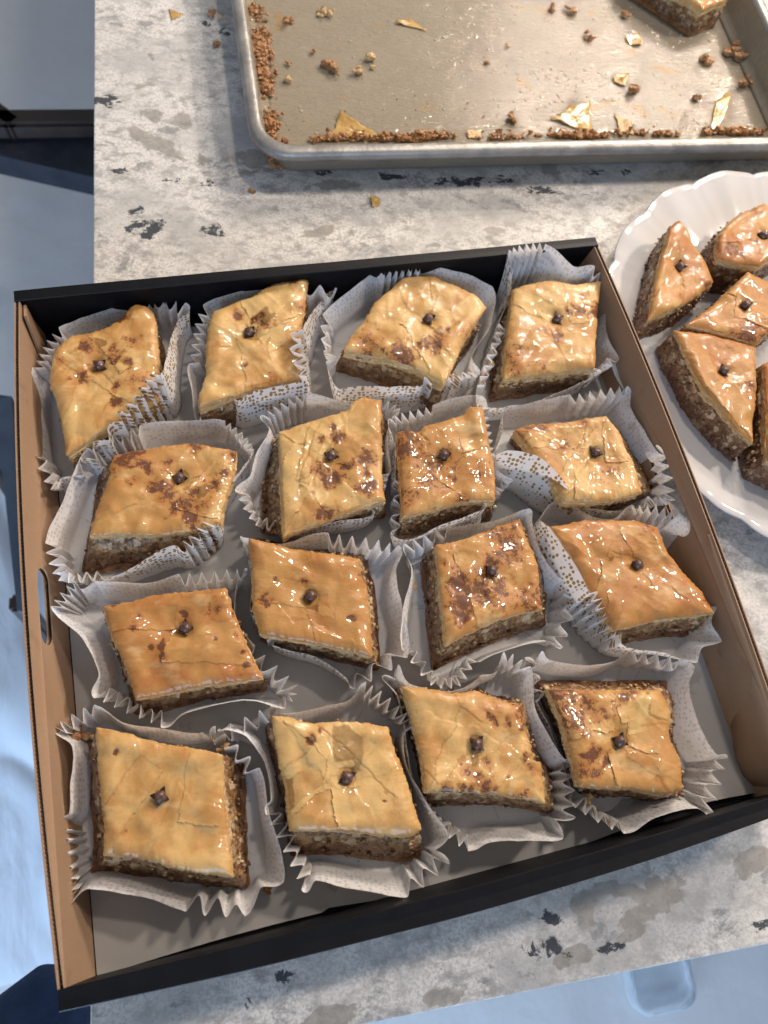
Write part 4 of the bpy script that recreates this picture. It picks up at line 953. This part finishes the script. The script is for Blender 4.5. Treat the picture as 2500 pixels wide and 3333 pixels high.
for k in range(120):
    a = at(870+rs.randn()*14+rs.rand()*30, 1560+rs.rand()*170, .008); blob(V, Fc, a+np.array([0, 0, abs(rs.randn())*.002]), rs.uniform(.0006, .0017), rs)
tag(mesh_obj('nut_crumbs', V, Fc, MNUT, smooth=False), 'heap of chopped walnut spilled left of the folded baklava', 'nut crumbs', kind='stuff')

rs = np.random.RandomState(21); V = []; Fc = []
for k in range(210):
    c_ = CUPS[rs.randint(16)][0]; mx = np.mean([q[0] for q in c_]), np.mean([q[1] for q in c_]); a = rs.rand()*6.28; rad = rs.uniform(95, 165)
    p = at(mx[0]+rad*math.cos(a), mx[1]+rad*math.sin(a)*.9+20, .0062); blob(V, Fc, p, rs.uniform(.0003, .0011), rs)
tag(mesh_obj('crumbs', V, Fc, MCRUMBL, smooth=False), 'small pastry crumbs fallen into the paper cups around the pieces', 'crumbs', kind='stuff')
# piece left in the tray
make_baklava([(2050,-130),(2330,-170),(2375,-10),(2290,25)], None, (2200,-80), [(2150,-60,60,.5)], .5, 771,
             'baklava piece left in the far right of the tray, cut off by the frame', zb=.0025, zt=.031, dark=False, N_=50, bulge=.0014)

# ------------------------------------------------------------------ plate
pts = [at(*p, .020)[:2] for p in ((1978, 855), (2175, 618), (2400, 1700))]
(ax, ay), (bx_, by), (cx3, cy3) = pts
D = 2*(ax*(by-cy3)+bx_*(cy3-ay)+cx3*(ay-by))
ux = ((ax**2+ay**2)*(by-cy3)+(bx_**2+by**2)*(cy3-ay)+(cx3**2+cy3**2)*(ay-by))/D
uy = ((ax**2+ay**2)*(cx3-bx_)+(bx_**2+by**2)*(ax-cx3)+(cx3**2+cy3**2)*(bx_-ax))/D
PR = math.hypot(ax-ux, ay-uy); print('plate', ux, uy, PR)
prof = [(0, .0050, 0), (.30, .0050, 0), (.58, .0052, 0), (.64, .0062, 0), (.70, .0090, .15), (.80, .0135, .5), (.90, .0170, .8), (.965, .0195, 1), (.995, .0202, 1), (1.0, .0195, 1), (.992, .0180, 1),
        (.93, .0145, .8), (.80, .0085, .4), (.66, .0030, 0), (.60, .0006, 0), (.56, .0006, 0), (.55, .0025, 0), (0, .0025, 0)]
rings = []; NT = 288
for f, z, k in prof:
    L = []
    for i in range(NT):
        a = 2*math.pi*i/NT; sc = abs(math.cos(a*9))**.7
        r_ = PR*f*(1-.024*k*(1-sc)); zz = z+.0030*k*(sc-.5)+.0006*k*math.cos(a*36)
        L.append((r_*math.cos(a), r_*math.sin(a), zz))
    rings.append(L)
V, Fc = loft([np.array(r_) for r_ in rings]); o = mesh_obj('plate', V, Fc, MPLATE); o.location = (ux, uy, .0004)
tag(o, 'white scalloped porcelain plate holding more baklava beside the box', 'plate')
PL = [
 ([(2178,745),(2236,760),(2330,908),(2112,1040)], [[(2210,718)],[(2290,820)],[(2230,985)],[(2140,880)]], (2216,864), [(2245,870,25,.5),(2310,920,20,.6),(2215,970,12,.6)], .55, 'triangular baklava standing at the left of the plate nearest the box'),
 ([(2335,770),(2500,650),(2640,760),(2470,868)], [[(2400,700)],[],[],[(2345,842)]], (2484,766), [(2380,820,35,.7),(2460,690,20,.5)], .55, 'baklava at the back of the plate, cut by the photo edge'),
 ([(2432,889),(2620,960),(2470,1114),(2237,1055)], [[],[],[(2380,1090)],[(2330,985)]], (2422,1003), [(2440,1085,35,.7),(2300,1040,20,.4)], .45, 'glossy baklava in the middle of the plate'),
 ([(2200,1068),(2463,1127),(2456,1440),(2290,1262)], [[(2330,1085)],[(2462,1300)],[(2390,1380)],[(2235,1150)]], (2352,1206), [(2440,1265,20,.6),(2380,1120,50,.35)], .55, 'long baklava with a lifted phyllo fold along its left, nearest the front of the plate'),
 ([(2490,1180),(2660,1130),(2680,1580),(2500,1500)], None, (2590,1350), [(2490,1250,30,.6)], .8, 'baklava at the right edge of the photo showing its dark walnut side'),
]
for k, (c, e, cl_, sp, tone, lab) in enumerate(PL):
    make_baklava(c, e, cl_, sp, tone+.22, 1200+k*7, lab, zb=.0060, zt=.042, group='baklava pieces on the white plate', dark=True, flakes=3, N_=60, bulge=.0022, tk=.0075)
for k, (x, y, s) in enumerate([(2268, 1490, .0024), (2300, 1480, .0018), (2285, 1532, .0018), (2345, 1520, .0015), (2320, 1498, .0015)]):
    crumb(x, y, .006, s, MCRUMB, 1500+k, ['largest of five brown crumbs on the plate, left end of the group', 'upper middle brown crumb of the five on the plate', 'lowest left brown crumb of the five on the plate',
          'rightmost brown crumb of the five on the plate', 'small crumb in the centre of the five on the plate'][k], 'crumbs on the white plate')

# ------------------------------------------------------------------ things far below
MDK = simple('dark_wood', (.018, .012, .010), .4, (.035, .022, .017), 20)
MNAVY = simple('navy_cloth', (.010, .013, .022), .8, (.018, .022, .034), 40, .002, 60)
def bar(p, q, wdt, hgt, m, name, parent, taper=1.):
    p, q = Vector(p), Vector(q); d = (q-p); L = d.length; bm = bmesh.new(); bmesh.ops.create_cube(bm, size=1)
    for v in bm.verts:
        k = taper if v.co.x > 0 else 1; v.co = Vector((v.co.x*L, v.co.y*wdt*k, v.co.z*hgt*k))
    bmesh.ops.bevel(bm, geom=bm.edges[:], offset=min(wdt, hgt)*.18, segments=2, affect='EDGES')
    T = Matrix.Translation((p+q)/2) @ d.to_track_quat('X', 'Z').to_matrix().to_4x4(); bmesh.ops.transform(bm, matrix=T, verts=bm.verts)
    o = bm_obj(name, bm, m, smooth=False); adopt(parent, o); return o
ch = empty('stool', tuple(at(150, 420, -.5)[:2])+(FZ,))
a0, a1 = at(-60, 405, -.42), at(420, 400, -.42)
bar(a0, a1, .035, .03, MDK, 'rail', ch)
bar(at(-160, 270, -.42), at(60, 425, -.42), .03, .03, MDK, 'rail', ch)
P = [at(x, y, -.44) for x, y in ((-160, 470), (-160, 395), (440, 400), (470, 640), (320, 580))]
V = [tuple(p) for p in P]+[(p[0], p[1], p[2]-.04) for p in P]
o = mesh_obj('seat', V, [(0, 1, 2, 3, 4), (9, 8, 7, 6, 5)]+[(i, (i+1) % 5, 5+(i+1) % 5, 5+i) for i in range(5)], MNAVY, smooth=False); adopt(ch, o)
for x, y in ((-420, 200), (430, 420), (450, 610)):
    t_ = at(x, y, -.46); bar(t_, (t_[0]-.02, t_[1], FZ), .035, .035, MDK, 'leg', ch, .8)
tag(ch, 'dark wooden stool with navy seat standing beyond the left edge of the counter', 'stool')
ch2 = empty('chair', tuple(at(-60, 1700, -.6)[:2])+(FZ,))
MSL = simple('slate_cloth', (.035, .050, .075), .7, (.05, .07, .10), 30)
P = [at(x, y, z_) for x, y, z_ in ((-220, 1255, -.42), (38, 1290, -.42), (62, 1700, -.45), (76, 1992, -.47), (55, 1985, -.47), (10, 1560, -.44), (-30, 1400, -.43), (-220, 1340, -.42))]
V = [tuple(p) for p in P]+[(p[0]-.004, p[1], p[2]-.05) for p in P]; n = len(P)
o = mesh_obj('back_panel', V, [tuple(range(n)), tuple(range(2*n-1, n-1, -1))]+[(i, (i+1) % n, n+(i+1) % n, n+i) for i in range(n)], MSL, smooth=False); adopt(ch2, o)
for x, y in ((-150, 1290), (58, 1960)):
    t_ = at(x, y, -.48); bar(t_, (t_[0]-.05, t_[1], FZ), .022, .022, MDK, 'leg', ch2, .8)
tag(ch2, 'slate grey chair back seen edge on left of the bakery box', 'chair')
# knee in blue jeans at the lower left
MJ = simple('blue_denim', (.020, .045, .115), .85, (.030, .062, .15), 60, .003, 45)
kn = at(185, 3175, -.20); rings = []
ax_ = Vector((-.25, -.62, -.12)).normalized(); q_ = ax_.to_track_quat('Z', 'Y').to_matrix()
for k in range(15):
    t = k/14; rad = .085*(math.sin(min(1, t*2.6+.05)*math.pi/2)**.6)*(1+.25*t)
    L = []
    for i in range(48):
        a = 2*math.pi*i/48; rr = rad*(1+.05*float(vn(np.array([math.cos(a)*2+t*5]), np.array([math.sin(a)*2]), t*4, 3)[0])+.02*math.sin(t*40+3*math.cos(a)))
        v = q_ @ Vector((rr*math.cos(a), rr*math.sin(a), t*.5)); L.append((kn[0]+v.x, kn[1]+v.y, kn[2]+v.z))
    rings.append(np.array(L))
# shin
V, Fc = loft(rings); c0_ = rings[0].mean(0); V = np.r_[V, [c0_]]
for i in range(48): Fc.append((len(V)-1, (i+1) % 48, i))
pers = empty('person', (float(kn[0]), float(kn[1]), FZ)); o = mesh_obj('trouser_leg', V, Fc, MJ); adopt(pers, o)
tag(pers, 'knee of a person in navy blue jeans at the bottom left corner', 'person')
# clear lid on the floor at the lower right
MCLR, nt_, b_ = mat('clear_plastic'); b_.inputs['Base Color'].default_value = (.85, .93, 1, 1); b_.inputs['Transmission Weight'].default_value = .8; b_.inputs['Roughness'].default_value = .2; b_.inputs['IOR'].default_value = 1.12
ctr = at(2125, 3150, FZ); Rg = []
e1 = at(2220, 3250, FZ)-at(2060, 3285, FZ); an = math.atan2(e1[1], e1[0])
for off, z_ in ((0, .002), (0, .022), (.006, .028), (.012, .024), (.014, .006), (.03, .004)):
    L = []
    for a, b in rrect(-.058+off, -.062+off, .058-off, .062-off, max(.03-off*.5, .01), 8)[:400]:
        L.append((ctr[0]+a*math.cos(an)-b*math.sin(an), ctr[1]+a*math.sin(an)+b*math.cos(an), FZ+z_))
    Rg.append(resample(np.array(L+L[:1]), 161)[:-1])
V, Fc = loft(Rg); n = 160; Fc.append(tuple(range(5*n, 6*n)))
tag(mesh_obj('plastic_container', V, Fc, MCLR), 'clear rounded plastic container on the floor below the counter front', 'container')

MPS, nt_, b_ = mat('crumpled_plastic'); g_ = N(nt_); b_.inputs['Base Color'].default_value = (.66, .72, .80, 1); b_.inputs['Roughness'].default_value = .22; b_.inputs['Coat Weight'].default_value = .6
g_.link(g_.bump(g_.noise(g_.coord('Position', (1, .35, 1), (0, 0, .3)), 16, 4, .5, .5), .008, .7), b_.inputs['Normal'])
A_, B_, C_, D_ = [at(x, y, FZ)[:2] for x, y in ((-500, 1500), (150, 1420), (330, 3150), (-600, 3300))]
V = []; Fc = []; nu, nv = 60, 130
for j in range(nv+1):
    for i in range(nu+1):
        u, v = i/nu, j/nv; p = (A_*(1-u)+B_*u)*(1-v)+(D_*(1-u)+C_*u)*v
        e_ = min(u, 1-u, v, 1-v); wv = abs(float(fbm(p[0]*6+p[1]*2, p[1]*2.2, 0, 5, 3)))
        p = p+np.array([float(vn(p[1]*7, p[0]*7, 0, 6)), float(vn(p[1]*6, p[0]*8, 0, 7))])*.03
        V.append((p[0], p[1], FZ+.004+.05*wv*min(1, e_*8)))
for j in range(nv):
    for i in range(nu): a = j*(nu+1)+i; Fc.append((a, a+nu+1, a+nu+2, a+1))
tag(mesh_obj('plastic_sheet', V, Fc, MPS), 'crumpled milky plastic sheet spread on the floor left of the box', 'plastic sheet')
